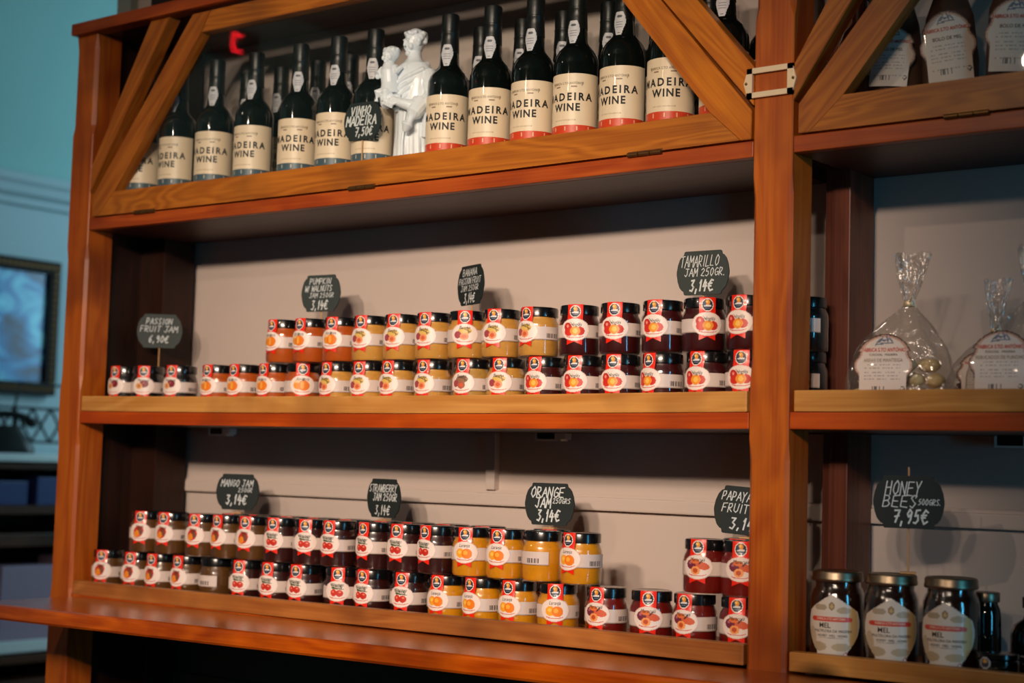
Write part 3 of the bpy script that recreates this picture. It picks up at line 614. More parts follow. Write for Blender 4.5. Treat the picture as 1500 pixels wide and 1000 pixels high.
def pricetag(x, y, zc_, az, base, lines, label, wd=.093, ht=.070, roll=0, sheet='slate', group='chalkboard price tags on sticks', above=0, fy=(-.004, .010)):
    r = empty('price_tag', (x, y, base), math.radians(az)); tag(r, label, 'price tag', group)
    zc_ = zc_ - base
    bm = bmesh.new(); prism(bm, plaque(wd, ht), -.0015, .0015, bev=.0004)
    pl = link('plaque', tomesh('plaque', bm, M[sheet]), r, (0, 0, zc_), (0, math.radians(roll), 0))
    bm = bmesh.new()
    for (s, cx, cy_, h_, wm, th) in lines: scribble(bm, s, cx, cy_, h_, wm, th)
    link('chalk_writing', plainmesh('chalk_writing', bm, M['chalk']), pl)
    bm = bmesh.new(); tube(bm, [(0, min(.0032, fy[1] - .0012), .002), (0, min(.0032, fy[1] - .0012), zc_ + (ht / 2 + above if above else 0))], .0013, 8)
    link('stick', tomesh('stick', bm, M['stick']), r)
    bm = bmesh.new(); box(bm, -.011, .011, fy[0], fy[1], 0, .0025, bev=.0006); link('foot', tomesh('foot', bm, M['stick']), r)
    return r
JAMP = ('3,14€', 0, -.0225, .0165, .040, .0022)
lidm = lambda x, n=2: Z0 + .1007 + sag(x) + .0816 * n - .0008 + .0003
lidl = lambda x, n=2: Z0 - .2663 + tilt(x) + .0816 * n - .0005
pricetag(.152, .128, Z0 + .260, 40, lidm(.15, 1), [('PASSION', 0, .020, .012, .055, .0013), ('FRUIT JAM', 0, .004, .012, .078, .0013), ('6,90€', 0, -.017, .014, .042, .0017)], 'grey chalkboard tag reading passion fruit jam, leftmost on the middle shelf', sheet='slategrey')
pricetag(.609, .133, Z0 + .319, 6, lidm(.61), [('PUMPKIN', 0, .023, .011, .052, .0013), ('W/ WALNUTS', -.004, .009, .011, .066, .0013), ('JAM 250GR', .004, -.004, .009, .06, .0011), JAMP], 'grey chalkboard tag reading pumpkin with walnuts jam, above the amber jars', sheet='slategrey')
pricetag(.976, .133, Z0 + .317, -22, lidm(.98), [('BANANA', 0, .023, .012, .052, .0014), ('PASSION FRUIT', 0, .008, .011, .078, .0013), ('JAM 250GR', 0, -.005, .010, .064, .0012), JAMP], 'chalkboard tag turned edge-on towards the left, reading banana passion fruit jam')
pricetag(1.447, .133, Z0 + .314, 2, lidm(1.45), [('TAMARILLO', -.004, .0185, .0175, .070, .0013), ('JAM 250GR.', .006, .001, .0125, .074, .0013), ('3,14€', 0, -.0200, .0175, .042, .0027)], 'chalkboard tag reading tamarillo jam, upper right beside the centre post', sheet='slategrey')
pricetag(.402, .133, Z0 - .064, 20, lidl(.4), [('MANGO JAM', 0, .017, .013, .070, .0013), ('250GR', .018, .004, .008, .032, .001), ('3,14€', 0, -.015, .018, .046, .0024)], 'black chalkboard tag reading mango jam, leftmost on the lowest shelf')
pricetag(.788, .133, Z0 - .063, -8, lidl(.79), [('STRAWBERRY', 0, .018, .013, .078, .0016), ('JAM 250GR', .006, .002, .013, .068, .0016), ('3,14€', 0, -.0215, .016, .042, .0020)], 'black chalkboard tag reading strawberry jam, above the dark jars')
pricetag(1.160, .133, Z0 - .060, 8, lidl(1.16), [('ORANGE', -.002, .0195, .0165, .064, .0020), ('JAM', -.010, .002, .0155, .030, .0022), ('250GRS', .024, .006, .0085, .034, .0011), ('3,14€', 0, -.0190, .0175, .044, .0026)], 'black chalkboard tag reading orange jam, above the yellow-orange jars')
pricetag(1.532, .133, Z0 - .057, 22, lidl(1.53), [('PAPAYA PASSION', .012, .021, .0135, .100, .0014), ('FRUIT JAM', 0, .003, .0130, .074, .0014), ('3,14€', .002, -.0200, .0165, .050, .0023)], 'black chalkboard tag reading papaya, half hidden by the centre post', wd=.100, ht=.073, roll=4)
pricetag(1.815, .082, Z0 - .033, 24, Z0 - .2663 + tilt(1.82) + .1275, [('HONEY', -.006, .019, .019, .050, .0014), ('BEES', -.010, .001, .0165, .048, .0014), ('500GRS.', .029, .0005, .0080, .032, .0010), ('7,95€', .004, -.0200, .018, .048, .0024)], 'black chalkboard tag reading honey bees 7,95, above the honey jars', wd=.0965, ht=.073, above=.012)
pricetag(.806, .0215, Z0 + .6075, 4, Z0 + .4848 + sag(.8), [('VINHO', -.002, .0185, .0155, .046, .0026), ('MADEIRA', 0, .001, .0160, .070, .0028), ('7,50€', .006, -.0190, .0150, .040, .0024)], 'black chalkboard tag reading vinho madeira, among the wine bottles', wd=.083, ht=.068, fy=(-.003, .0028))

# ------------------------------------------------------------------ statuette (one remeshed body)
def remesh(bm, vox, name, m, smooth_it=2):
    bmesh.ops.recalc_face_normals(bm, faces=bm.faces[:]); me = bpy.data.meshes.new('src'); bm.to_mesh(me); bm.free(); o = bpy.data.objects.new('src', me); C.objects.link(o)
    md = o.modifiers.new('r', 'REMESH'); md.mode = 'VOXEL'; md.voxel_size = vox
    ms = o.modifiers.new('s', 'SMOOTH'); ms.factor = .5; ms.iterations = smooth_it
    bpy.context.view_layer.update()
    out = bpy.data.meshes.new_from_object(o.evaluated_get(bpy.context.evaluated_depsgraph_get())); bpy.data.objects.remove(o)
    out.name = name; out.materials.clear(); out.materials.append(m); out.polygons.foreach_set('use_smooth', [True] * len(out.polygons)); return out
st = empty('statuette', (.880, .072, Z0 + .4848 + sag(.888)), math.radians(4)); tag(st, 'white glazed ceramic statuette of a robed figure holding a child between the wine bottles', 'statuette')
bm = bmesh.new()
robe = [(0, .040, .031), (.006, .041, .032), (.05, .036, .029), (.10, .033, .027), (.14, .033, .027), (.17, .036, .028), (.195, .039, .028), (.212, .037, .026), (.222, .030, .022), (.229, .018, .016), (.236, .0125, .0125), (.246, .012, .012)]
rings = []
n = 120
for z, rx, ry in [(float(z), float(np.interp(z, [q[0] for q in robe], [q[1] for q in robe])), float(np.interp(z, [q[0] for q in robe], [q[2] for q in robe]))) for z in list(np.arange(0, .246, .006)) + [.246]]:
    fold = min(1, max(0, (.165 - z) / .10))
    row = []
    for i in range(n):
        a = 2 * PI * i / n; f = 1 + .050 * fold * (abs(math.sin(8 * a + z * 6)) - .5) * 2 * .8 + .04 * fold * math.sin(4 * a + 1.3 + z * 10)
        row.append(bm.verts.new((rx * f * math.cos(a), ry * f * math.sin(a), z)))
    rings.append(row)
for p, q in zip(rings[:-1], rings[1:]):
    for i in range(n): bm.faces.new((p[i], p[(i + 1) % n], q[(i + 1) % n], q[i]))
bm.faces.new(rings[0][::-1]); bm.faces.new(rings[-1])
from mathutils import Euler
HR = Euler((math.radians(8), math.radians(3), math.radians(-24)))            # head turned towards the child
def hb(c, rad, sub=2): v = Vector(c); v.rotate(HR); ball(bm, v + Vector((0, -.002, .262)), rad, sub, HR)
hb((0, 0, 0), (.0160, .0180, .0225), 3)
hb((0, .0035, .0065), (.0182, .0190, .0185), 3)                               # hair cap
for i in range(13):
    a = -.25 + i * (PI + .5) / 12; hb((.0172 * math.cos(a), .004 + .0165 * math.sin(a), .002 + .005 * (i % 3)), (.0052, .0052, .0070), 2)
for i in range(7):
    a = PI + .35 + i * (PI - .7) / 6; hb((.0150 * math.cos(a), .002 + .0160 * math.sin(a), .0165 - .002 * (i % 2)), (.0042, .0040, .0042), 2)   # fringe
hb((0, -.0185, -.0015), (.0024, .0042, .0058)); hb((0, -.0210, -.0045), (.0026, .0024, .0022))     # nose
for q in (-1, 1):
    hb((q * .0068, -.0168, .0058), (.0046, .0024, .0014)); hb((q * .0068, -.0160, .0022), (.0030, .0020, .0016)); hb((q * .0168, .001, -.001), (.0022, .0045, .0060)); hb((q * .0085, -.0125, -.007), (.0050, .0050, .0060))
hb((0, -.0182, -.0100), (.0050, .0022, .0013)); hb((0, -.0178, -.0125), (.0042, .0022, .0013)); hb((0, -.0150, -.0185), (.0062, .0052, .0046))
tube(bm, [(.031, .000, .206), (.043, -.004, .180), (.043, -.014, .150), (.030, -.032, .140), (.010, -.044, .146), (-.012, -.048, .154)], [.014, .0165, .0165, .0125, .0085, .0070], 14)   # left arm
tube(bm, [(-.031, -.002, .206), (-.041, -.010, .184), (-.040, -.026, .160), (-.030, -.040, .150), (-.014, -.047, .150)], [.014, .0155, .014, .010, .0075], 14)                # right arm
tube(bm, [(.034, -.022, .150), (.030, -.036, .128), (.022, -.044, .108), (.017, -.043, .096)], [.017, .015, .011, .004], 12)     # hanging sleeve
tube(bm, [(.042, -.006, .160), (.042, -.010, .125), (.036, -.012, .09)], [.012, .011, .005], 12)
for k in range(5): tube(bm, [(-.014 + .0045 * k, -.050, .155 - .002 * k), (-.022 + .0045 * k, -.054, .152 - .002 * k), (-.027 + .0045 * k, -.052, .146 - .002 * k)], .0026, 6)
for k in range(5): tube(bm, [(.032 - .004 * k, -.014, .210 - .009 * k), (.012 - .003 * k, -.0285, .198 - .012 * k), (-.016, -.029, .188 - .012 * k), (-.034, -.016, .192 - .010 * k)], .0040, 8)
tube(bm, [(-.022, .006, .222), (-.012, -.014, .216), (.004, -.020, .214), (.022, -.010, .218), (.026, .006, .222)], .0065, 8)
tube(bm, [(.006, -.030, .135), (.004, -.033, .08), (.006, -.034, .02)], [.0028, .0028, .0030], 8)      # cord
link('figure', remesh(bm, .0011, 'figure', M['ceramic'], 1), st); st.scale = (1.0, 1.0, 1.03)
bm = bmesh.new()
cx, cyy = -.031, -.032
def cb_(c, rad, sub=2): ball(bm, Vector(c) + Vector((cx, cyy, 0)), rad, sub)
cb_((0, 0, .236), (.0130, .0138, .0160), 3); cb_((.001, .004, .2405), (.0148, .0138, .0135), 3)
for i in range(9):
    a = i * 2 * PI / 9; cb_((.0125 * math.cos(a), .004 + .0110 * math.sin(a), .246), (.0042, .0042, .0042))
cb_((0, -.0140, .2345), (.0019, .0026, .0036)); cb_((-.005, -.0125, .2385), (.0030, .0016, .0012)); cb_((.005, -.0125, .2385), (.0030, .0016, .0012)); cb_((0, -.0128, .2285), (.0034, .0016, .0011)); cb_((0, -.011, .2235), (.0045, .004, .0035))
for q in (-1, 1): cb_((q * .0068, -.0095, .2305), (.0042, .0040, .0045))
tube(bm, [(cx, cyy, .222), (cx, cyy - .001, .208), (cx + .002, cyy, .185), (cx + .004, cyy - .002, .166)], [.0105, .0160, .0155, .0180], 16)
tube(bm, [(cx - .013, cyy, .214), (cx - .021, cyy - .007, .203), (cx - .012, cyy - .018, .196)], [.0065, .0062, .0045], 10)
tube(bm, [(cx + .013, cyy, .214), (cx + .021, cyy - .004, .206), (cx + .026, cyy + .002, .214)], [.0065, .0058, .0045], 10)
tube(bm, [(cx - .007, cyy - .008, .170), (cx - .012, cyy - .017, .168), (cx - .014, cyy - .017, .153)], [.0095, .0075, .0045], 10)
tube(bm, [(cx + .007, cyy - .008, .170), (cx + .006, cyy - .017, .168), (cx + .006, cyy - .018, .151)], [.0095, .0075, .0045], 10)
tube(bm, [(cx - .018, cyy + .002, .164), (cx, cyy - .014, .158), (cx + .030, cyy - .002, .158)], [.005, .008, .007], 10)
link('child', remesh(bm, .0010, 'child', M['ceramic'], 1), st)

# ------------------------------------------------------------------ honey jars
bm = bmesh.new(); lathe(bm, [(0, 0), (.034, 0), (.0375, .004), (.0378, .085), (.0372, .095), (.0345, .103), (.0320, .107), (.0318, .114)], 40); HG = tomesh('glass', bm, M['glass'], True)
bm = bmesh.new(); lathe(bm, [(0, .002), (.033, .002), (.0365, .005), (.0365, .085), (.0358, .094), (.033, .101), (.0308, .106), (.0308, .112), (0, .112)], 36); HH = tomesh('honey', bm, M['honey'], True)
bm = bmesh.new(); lathe(bm, [(0, .113), (.0350, .113), (.0358, .1145), (.0358, .1175), (.0350, .1190), (.0350, .1245), (.0338, .1268), (.0315, .1276), (.0300, .1268), (0, .1266)], 44); HL = tomesh('lid', bm, M['goldlid'], True)
im = Img(64, 70, (222, 210, 196))
hw = np.where(im.Y > .76, .42 * (1 - (im.Y - .76) / .24 * .98), np.where(im.Y > .55, .5 - .08 * ((im.Y - .55) / .23) ** 2, np.where(im.Y > .10, .24 + .26 * np.sin(np.clip((im.Y - .10) / .45, 0, 1) * 1.5708), .26)))
im.m = np.abs(im.X - .5) < hw
im.ell(.86, .5, .09, .34, (212, 184, 130)); im.ell(.12, .3, .1, .2, (196, 178, 150)); im.ell(.28, .2, .14, .07, (186, 166, 136)); im.ell(.66, .2, .16, .06, (192, 172, 142)); im.ell(.30, .80, .12, .05, (176, 160, 136)); im.ell(.70, .76, .12, .05, (186, 168, 140))
im.ell(.5, .82, .05, .06, (150, 120, 80)); im.ell(.5, .82, .025, .04, (196, 170, 120))
im.ell(.16, .62, .05, .032, (212, 72, 54)); im.ell(.80, .62, .05, .032, (212, 72, 54)); im.rect(.16, .588, .80, .652, (212, 72, 54))
for i in range(18): im.rect(.22 + .03 * i, .37, .24 + .03 * i, .378, (150, 140, 130))
for i in range(14): im.rect(.28 + .03 * i, .335, .30 + .03 * i, .343, (160, 150, 140))
im.ell(.73, .09, .035, .035, (190, 60, 50)); im.ell(.73, .09, .02, .02, (230, 225, 220))
HB = imgmesh('shield_label', im, cyl(.0382, -1.12, 1.12, .006, .096), M['print'])
bm = bmesh.new(); textbm(bm, [('MEL', .0098, -.010, .0020, .01, 0, 1.0, 1.0), ('MULTIFLORA DA MADEIRA', .0052, .001, -.0055, 0, 0, 1, .9), ('HONEY · MIEL · HONIG', .0046, .001, -.0118, 0, 0, 1, .9)], cylxy(.0386, .051)); textbm(bm, [('FÁBRICA S.TO ANTÓNIO', .0046, -.0015, .0112, .008, 0, 1, .82)], cylxy(.0386, .051), 1)
HT = plainmesh('lettering', bm, [M['ink'], flat('cream_ink', (240, 220, 200), .6)])
for i, (x, a, nm) in enumerate(((1.7195, 14, 'nearest the centre post'), (1.800, 24, 'in the middle of the three'), (1.886, 10, 'rightmost of the three'))):
    r = empty('honey_jar', (x, .060, Z0 - .2663 + tilt(x)), math.radians(a)); tag(r, 'dark honey jar with gold lid and shield label, ' + nm, 'jar', 'honey jars behind the tan tray')
    link('glass', HG, r); link('honey', HH, r); link('lid', HL, r); l = link('shield_label', HB, r); link('lettering', HT, l)
r = empty('honey_jar', (1.908, .128, Z0 - .2663 + tilt(1.93))); tag(r, 'narrow dark jar with a brass lid half hidden behind the honey jars', 'jar')
bm = bmesh.new(); lathe(bm, [(0, 0), (.019, 0), (.021, .003), (.021, .075), (.0195, .084), (.0165, .09), (.0165, .094), (0, .094)], 28); link('glass', tomesh('glass', bm, M['bottle'], True), r)
bm = bmesh.new(); lathe(bm, [(0, .0935), (.0185, .0935), (.019, .095), (.019, .105), (.018, .1065), (0, .1065)], 28); link('lid', tomesh('lid', bm, M['goldlid'], True), r)
def smalljar(x, y, rad, ht, label):
    r = empty('small_jar', (x, y, Z0 - .2663 + tilt(x)), -.25); tag(r, label, 'jar', 'small jars in the right tray')
    bm = bmesh.new(); lathe(bm, [(0, 0), (rad * .9, 0), (rad, .003), (rad, ht * .72), (rad * .9, ht * .8), (rad * .9, ht * .82), (0, ht * .82)], 28); link('glass', tomesh('glass', bm, M['bottle'], True), r)
    bm = bmesh.new(); lathe(bm, [(0, ht * .8), (rad * .98, ht * .8), (rad, ht * .82), (rad, ht * .98), (rad * .95, ht), (0, ht)], 28); link('lid', tomesh('lid', bm, M['lid'], True), r)
    im = Img(14, 14, (190, 190, 196)); im.m = np.hypot(im.X - .5, im.Y - .5) < .5; im.ell(.5, .5, .38, .38, (60, 60, 80)); im.ell(.5, .66, .2, .18, (220, 170, 80))
    link('emblem', imgmesh('emblem', im, cyl(rad * 1.015, -.28, .28, ht * .42, ht * .42 + rad * .56), M['print']), r)
smalljar(1.953, .052, .0275, .034, 'low black jar with round emblem, right of the honey jars')
smalljar(2.012, .052, .0275, .034, 'low black jar cut by the right edge of the photo')
r = empty('small_bottle', (1.955, .175, Z0 - .2663 + tilt(1.95))); tag(r, 'small dark round-shouldered bottle in shade at the right edge, behind the low jars', 'bottle')
bm = bmesh.new(); lathe(bm, [(0, 0), (.026, 0), (.028, .004), (.028, .05), (.024, .062), (.012, .070), (.010, .076), (.010, .086), (0, .086)], 28); link('glass', tomesh('glass', bm, M['bottle'], True), r)
bm = bmesh.new(); lathe(bm, [(0, .0855), (.0125, .0855), (.0128, .099), (.0115, .1005), (0, .1005)], 20); link('cap', tomesh('cap', bm, M['lid'], True), r)

# ------------------------------------------------------------------ biscuit bags
def ornate(wd, ht, rows_, redtext=True):
    im = Img(60, 60, (232, 214, 202))
    th = np.arctan2(im.Y - .5, im.X - .5); rr = np.hypot((im.X - .5) / .5, (im.Y - .5) / .5)
    lim = np.where(im.Y > .72, .97 - 0 * th, .93 + .05 * np.cos(8 * th)); sq = (np.abs(im.X - .5) < .38) & (im.Y < .5)
    im.m = (rr < lim) | (sq & (im.Y > .0))
    edge = (rr > lim - .10) & ~sq; im.a[edge] = (206, 160, 138); im.a[(rr > lim - .045) & ~sq] = (84, 56, 48)
    for x0, y0, x1, y1 in ((.36, .82, .42, .90), (.42, .90, .50, .88), (.50, .88, .58, .92), (.58, .92, .64, .84), (.36, .82, .5, .84), (.5, .84, .64, .84), (.42, .86, .46, .93), (.56, .86, .52, .95)): im.line(x0, y0, x1, y1, .012, (110, 120, 140))
    for k in range(rows_):
        y = .50 - k * .055
        for i in range(14):
            if (i * 7 + k * 3) % 5: im.rect(.2 + .043 * i, y, .23 + .043 * i, y + .014, (176, 158, 150))
    for i in range(7): im.rect(.34 + .034 * i, .10, .352 + .034 * i + (.008 if i % 2 else 0), .19, (110, 104, 104))
    for x0, y0, x1, y1 in ((.78, .15, .82, .11), (.82, .11, .86, .15), (.80, .17, .85, .17)): im.line(x0, y0, x1, y1, .009, (70, 66, 66))
    return im
def bag(x, y, z, wd, dp, hb, ht, rz, label, group, inner, name2, lab_txt, lz, lw, lh, lx=0, n_in=16, seed=1, piece=.014, aged=False, tie='brass'):
    r = empty('gift_bag', (x, y, z), rz); tag(r, label, 'bag', group)
    rnd = random.Random(seed); bm = bmesh.new(); prof = [(0, .96), (.02, 1.0), (.30, .96), (.55, .80), (.78, .48), (.92, .20), (1.0, .075)]
    n = 60; rings = []
    ks = [p[0] for p in prof]; kv = [p[1] for p in prof]; cre = [(rnd.uniform(0, 2 * PI), rnd.uniform(.6, 3.2), rnd.uniform(3, 13), rnd.uniform(-9, 9)) for _ in range(7)]
    def ring(zz, sx, sy, amp, ph, ox=0):
        row = []
        for i in range(n):
            a = 2 * PI * i / n; c, s = math.cos(a), math.sin(a); e = .62
            f = 1 + amp * math.sin(7 * a + ph) + amp * .7 * math.sin(12 * a - 2 * ph) + sum(.011 * amp / .03 * w_ / 3 * abs(math.sin(m_ * .5 * a + p_ + q_ * zz * 9)) for p_, w_, m_, q_ in cre) * .5
            row.append(bm.verts.new((ox + sx * f * math.copysign(abs(c) ** e, c), sy * f * math.copysign(abs(s) ** e, s) + rnd.uniform(-1, 1) * .0007, zz)))
        return row
    for q in range(17):
        t = q / 16.0; k = float(np.interp(t, ks, kv)); rings.append(ring(.001 + hb * t, wd / 2 * k, dp / 2 * (k * .95 + .03), .012 + .05 * t, t * 4 + seed, .012 * t * t))
    for q in range(9):
        t = (q + 1) / 9.0; k = .08 + .27 * t ** .8; rings.append(ring(hb + (ht - hb) * t, wd / 2 * k * .8, dp / 2 * k * .65, .16, 2 + t + seed, .012 + .006 * t))
    for v in rings[-1]: v.co.z += rnd.uniform(-.004, .003)
    for p, q in zip(rings[:-1], rings[1:]):
        for i in range(n): bm.faces.new((p[i], p[(i + 1) % n], q[(i + 1) % n], q[i]))
    bm.faces.new(rings[0][::-1])
    link('film', tomesh('film', bm, M['film'], False), r)
    bm = bmesh.new(); lathe(bm, [(wd / 2 * .10, hb - .003), (wd / 2 * .115, hb), (wd / 2 * .10, hb + .004)], 16, c=(.012, 0)); tube(bm, [(.012, -.006, hb), (.020, -.012, hb + .010), (.024, -.010, hb - .006)], .0012, 6)
    link('tie', tomesh('tie', bm, M['brass'], True), r)
    im = ornate(lw, lh, 5); yf = -dp / 2 * 1.0 - .003
    def lf(u, v): return (lx + (u - .5) * lw, yf - .004 * math.cos((u - .5) * 2.4) + (v - .2) * dp * .30 * max(0, v - .2) * 1.2, lz + v * lh)
    l = link('shaped_label', imgmesh('shaped_label', im, lf, M['print']), r)
    l['label'] = 'cream label with wavy outline and dark edge'
    bm = bmesh.new()
    def tf(px, py): u = (px - lx) / lw + .5; v = (py - lz) / lh; q = lf(u, v); return (q[0], q[1] - .0005, q[2])
    textbm(bm, [(lab_txt, lh * .075, lx, lz + lh * .575, 0, 0, 1, .80)], tf)
    textbm(bm, [('FÁBRICA S.TO ANTÓNIO', lh * .082, lx, lz + lh * .735, .02, 0, 1, .72)], tf, 1)
    textbm(bm, [('FUNCHAL · MADEIRA', lh * .050, lx, lz + lh * .66, 0, 0, 1, .9)], tf, 2)
    link('lettering', plainmesh('lettering', bm, [M['goldink'], M['redink'], M['ink']]), l)
    for i in range(n_in):                                  # the pieces inside, each a thing of its own
        lay = 0 if i < 7 else 1 if i < 12 else 2; cnt_ = (7, 5, 4)[lay]; q_ = i - (0, 7, 12)[lay]; fx_ = -1 + 2 * q_ / (cnt_ - 1)
        px, py = fx_ * (wd / 2 - piece - .004) * (1 - .16 * lay), (.30 if i % 2 else -.30) * dp * .5; pz = piece * (.72 + 1.30 * lay) + .002
        bm2 = bmesh.new(); ball(bm2, (0, 0, 0), (piece, piece * .8, piece * .62), 2)
        for v in bm2.verts: v.co *= 1 + .07 * math.sin(v.co.x * 400 + i) * math.cos(v.co.z * 300)
        c_, s_ = math.cos(rz), math.sin(rz)
        o = link(name2, tomesh(name2, bm2, M[inner], True), None, (x + px * c_ - py * s_, y + px * s_ + py * c_, z + pz), (0, 0, rnd.uniform(0, 3)))
        tag(o, {'biscuit': 'pale butter biscuit inside the clear bag nearest the centre post', 'candy': 'dark round sweet inside the tied clear bag at the right edge', 'choc': 'brown biscuit inside the clear bag behind the two labelled ones'}[inner], 'biscuit' if inner != 'candy' else 'sweet', {'biscuit': 'butter biscuits in a clear bag', 'candy': 'dark sweets in a clear bag', 'choc': 'brown biscuits in the rear bag'}[inner])
    return r
zt_ = Z0 + .1007
bag(1.806, .070, zt_, .152, .066, .142, .214, math.radians(8), 'clear bag of pale butter biscuits with cream label, tied with gold, beside the centre post', 'biscuit bags', 'biscuit', 'butter_biscuit', 'AREIAS DE MANTEIGA', .008, .086, .092, -.014, piece=.0165, seed=1)
bag(1.979, .070, zt_, .150, .066, .142, .214, math.radians(8), 'clear bag of dark sweets with cream label at the right edge of the photo', 'biscuit bags', 'candy', 'dark_sweet', 'REBUÇADOS DE FUNCHO', .010, .084, .090, -.022, piece=.0165, seed=4)
bag(1.890, .172, zt_, .115, .060, .110, .185, math.radians(10), 'clear bag of brown biscuits standing in the row behind', 'biscuit bags', 'choc', 'brown_biscuit', 'BROAS DE MEL', .012, .07, .07, .0, n_in=12, seed=7)
# three packets behind the right-hand glass door
zu = Z0 + .4848
for i, (x, lw, lh, lz, rl, a, lb) in enumerate(((1.786, .072, .088, .070, -.10, 8, 'shaded label packet lowest and leftmost behind the right glass door'), (1.866, .080, .102, .066, .10, 16, 'dark biscuit packet with tall grey label in the middle behind the right glass door'), (1.958, .082, .104, .068, -.06, 20, 'brightest white-labelled biscuit packet behind the right glass door'))):
    r = empty('biscuit_packet', (x, .095, zu), math.radians(a)); tag(r, lb, 'packet', 'biscuit packets behind glass')
    bm = bmesh.new(); rings = []; n = 32
    for t, k in ((0, .86), (.04, 1), (.5, 1.0), (.8, .86), (.95, .6), (1.0, .3)):
        rings.append([bm.verts.new((.038 * k * (1 + .05 * math.sin(5 * 2 * PI * j / n + t * 5)) * math.cos(2 * PI * j / n), .030 * k * math.sin(2 * PI * j / n) * (1 + .06 * math.sin(9 * 2 * PI * j / n)), .001 + .205 * t)) for j in range(n)])
    for p, q in zip(rings[:-1], rings[1:]):
        for j in range(n): bm.faces.new((p[j], p[(j + 1) % n], q[(j + 1) % n], q[j]))
    bm.faces.new(rings[0][::-1]); bm.faces.new(rings[-1])
    link('packet_body', tomesh('packet_body', bm, M['choc'], True), r)
    im = ornate(lw, lh, 7)
    def lf(u, v, lw=lw, lh=lh, lz=lz, rl=rl):
        px, pz = (u - .5) * lw, (v - .5) * lh; c_, s_ = math.cos(rl), math.sin(rl); return (px * c_ - pz * s_, -.0345 + .006 * (2 * u - 1) ** 2, lz + lh / 2 + px * s_ + pz * c_)
    l = link('shaped_label', imgmesh('shaped_label', im, lf, M['print']), r)
    bm = bmesh.new(); tf = lambda px, py, lf=lf, lw=lw, lh=lh: tuple(np.array(lf(px / lw + .5, py / lh + .5)) - np.array((0, .0005, 0)))
    textbm(bm, [('FÁBRICA S.TO ANTÓNIO', lh * .07, 0, lh * .23, .02, 0, 1, .75)], tf, 0); textbm(bm, [('BOLO DE MEL', lh * .07, 0, lh * .10, 0, 0, 1, .9)], tf, 1)
    link('lettering', plainmesh('lettering', bm, [M['redink'], M['ink']]), l)
bm = bmesh.new(); lathe(bm, [(0, .0), (.030, 0), (.032, .004), (.032, .15), (.026, .17), (.013, .185), (.012, .22)], 30)
r = empty('liqueur_bottle', (1.716, .120, zu), math.radians(25)); tag(r, 'amber liqueur bottle glimpsed behind the brace right of the centre post', 'bottle')
link('glass', tomesh('glass', bm, M['amber'], True), r)
bm = bmesh.new(); lathe(bm, [(.0125, .2195), (.0145, .220), (.0145, .25), (0, .25)], 24); link('cap', tomesh('cap', bm, M['brassdark'], True), r)
im = Img(40, 24, (222, 214, 200)); im.rect(.3, .4, .7, .5, (120, 90, 60)); link('paper_label', imgmesh('paper_label', im, cyl(.0325, -1.1, 1.1, .10, .168 - .03), M['print']), r)

# ------------------------------------------------------------------ small sockets under the middle boards
for i, (x, lb) in enumerate(((.242, 'small black socket with pale frame under the middle board, left'), (1.092, 'small black socket with pale frame under the middle board, above the orange tag'), (1.915, 'small black socket with pale frame under the right-hand middle board'))):
    r = empty('cable_socket', (x, .225, Z0 + .047)); tag(r, lb, 'socket', 'cable sockets under the boards')
    s_ = sag(x) if x < 1.6 else 0
    bm = bmesh.new(); box(bm, -.030, .026, -.006, .014, .0005, .0035); box(bm, -.030, -.027, -.006, .014, .0035, .0172 + s_); box(bm, .012, .034, -.006, .014, .0035, .0172 + s_)
    link('frame', tomesh('frame', bm, M['whiteplastic']), r)
    bm = bmesh.new(); box(bm, -.0265, .0115, -.004, .014, .004, .0170 + s_); link('body', tomesh('body', bm, M['black']), r)

# ------------------------------------------------------------------ back room, seen past the left end
pt = empty('framed_picture', (-2.48, 1.48, Z0 + .48)); tag(pt, 'framed blue seascape print in a dark ornate frame on the far wall', 'picture')
py0, py1, pz0, pz1 = 1.14, 1.795, Z0 + .225, Z0 + .752
bm = bmesh.new(); f_ = .05
for a in ((py0, py1, pz0, pz0 + f_), (py0, py1, pz1 - f_, pz1), (py0, py0 + f_, pz0 + f_, pz1 - f_), (py1 - f_, py1, pz0 + f_, pz1 - f_)): box(bm, -2.499, -2.458, a[0], a[1], a[2], a[3], bev=.006)
wpart('frame', bm, flat('bronze_frame', (34, 27, 22), .85), pt)
bm = bmesh.new()
for i in range(26):
    y = py0 + .012 + i * (py1 - py0 - .024) / 25
    for z in (pz0 + .025, pz1 - .025): ball(bm, (-2.457, y, z), (.006, .010, .012), 1)
for i in range(18):
    z = pz0 + .05 + i * (pz1 - pz0 - .1) / 17; ball(bm, (-2.457, py1 - .025, z), (.006, .012, .010), 1); ball(bm, (-2.457, py0 + .025, z), (.006, .012, .010), 1)
o = wpart('beading', bm, M['brassdark'], pt); 
m, nt, b_ = newmat('seascape_print'); N, L = nt.nodes, nt.links
tc = N.new('ShaderNodeTexCoord'); mp = N.new('ShaderNodeMapping'); mp.inputs['Scale'].default_value = (1, 3.0, 5.0); mp.inputs['Rotation'].default_value = (.5, 0, 0)
no = N.new('ShaderNodeTexNoise'); no.inputs['Scale'].default_value = 1.6; no.inputs['Detail'].default_value = 5; no.inputs['Distortion'].default_value = 1.0
cr = N.new('ShaderNodeValToRGB'); e = cr.color_ramp.elements; e[0].position = .36; e[0].color = lin((2, 30, 80)) + (1,); e[1].position = .66; e[1].color = lin((120, 220, 245)) + (1,); q = e.new(.5); q.color = lin((4, 120, 185)) + (1,)
L.new(tc.outputs['Object'], mp.inputs[0]); L.new(mp.outputs[0], no.inputs['Vector']); L.new(no.outputs['Fac'], cr.inputs[0]); L.new(cr.outputs[0], b_.inputs['Base Color']); b_.inputs['Roughness'].default_value = .25
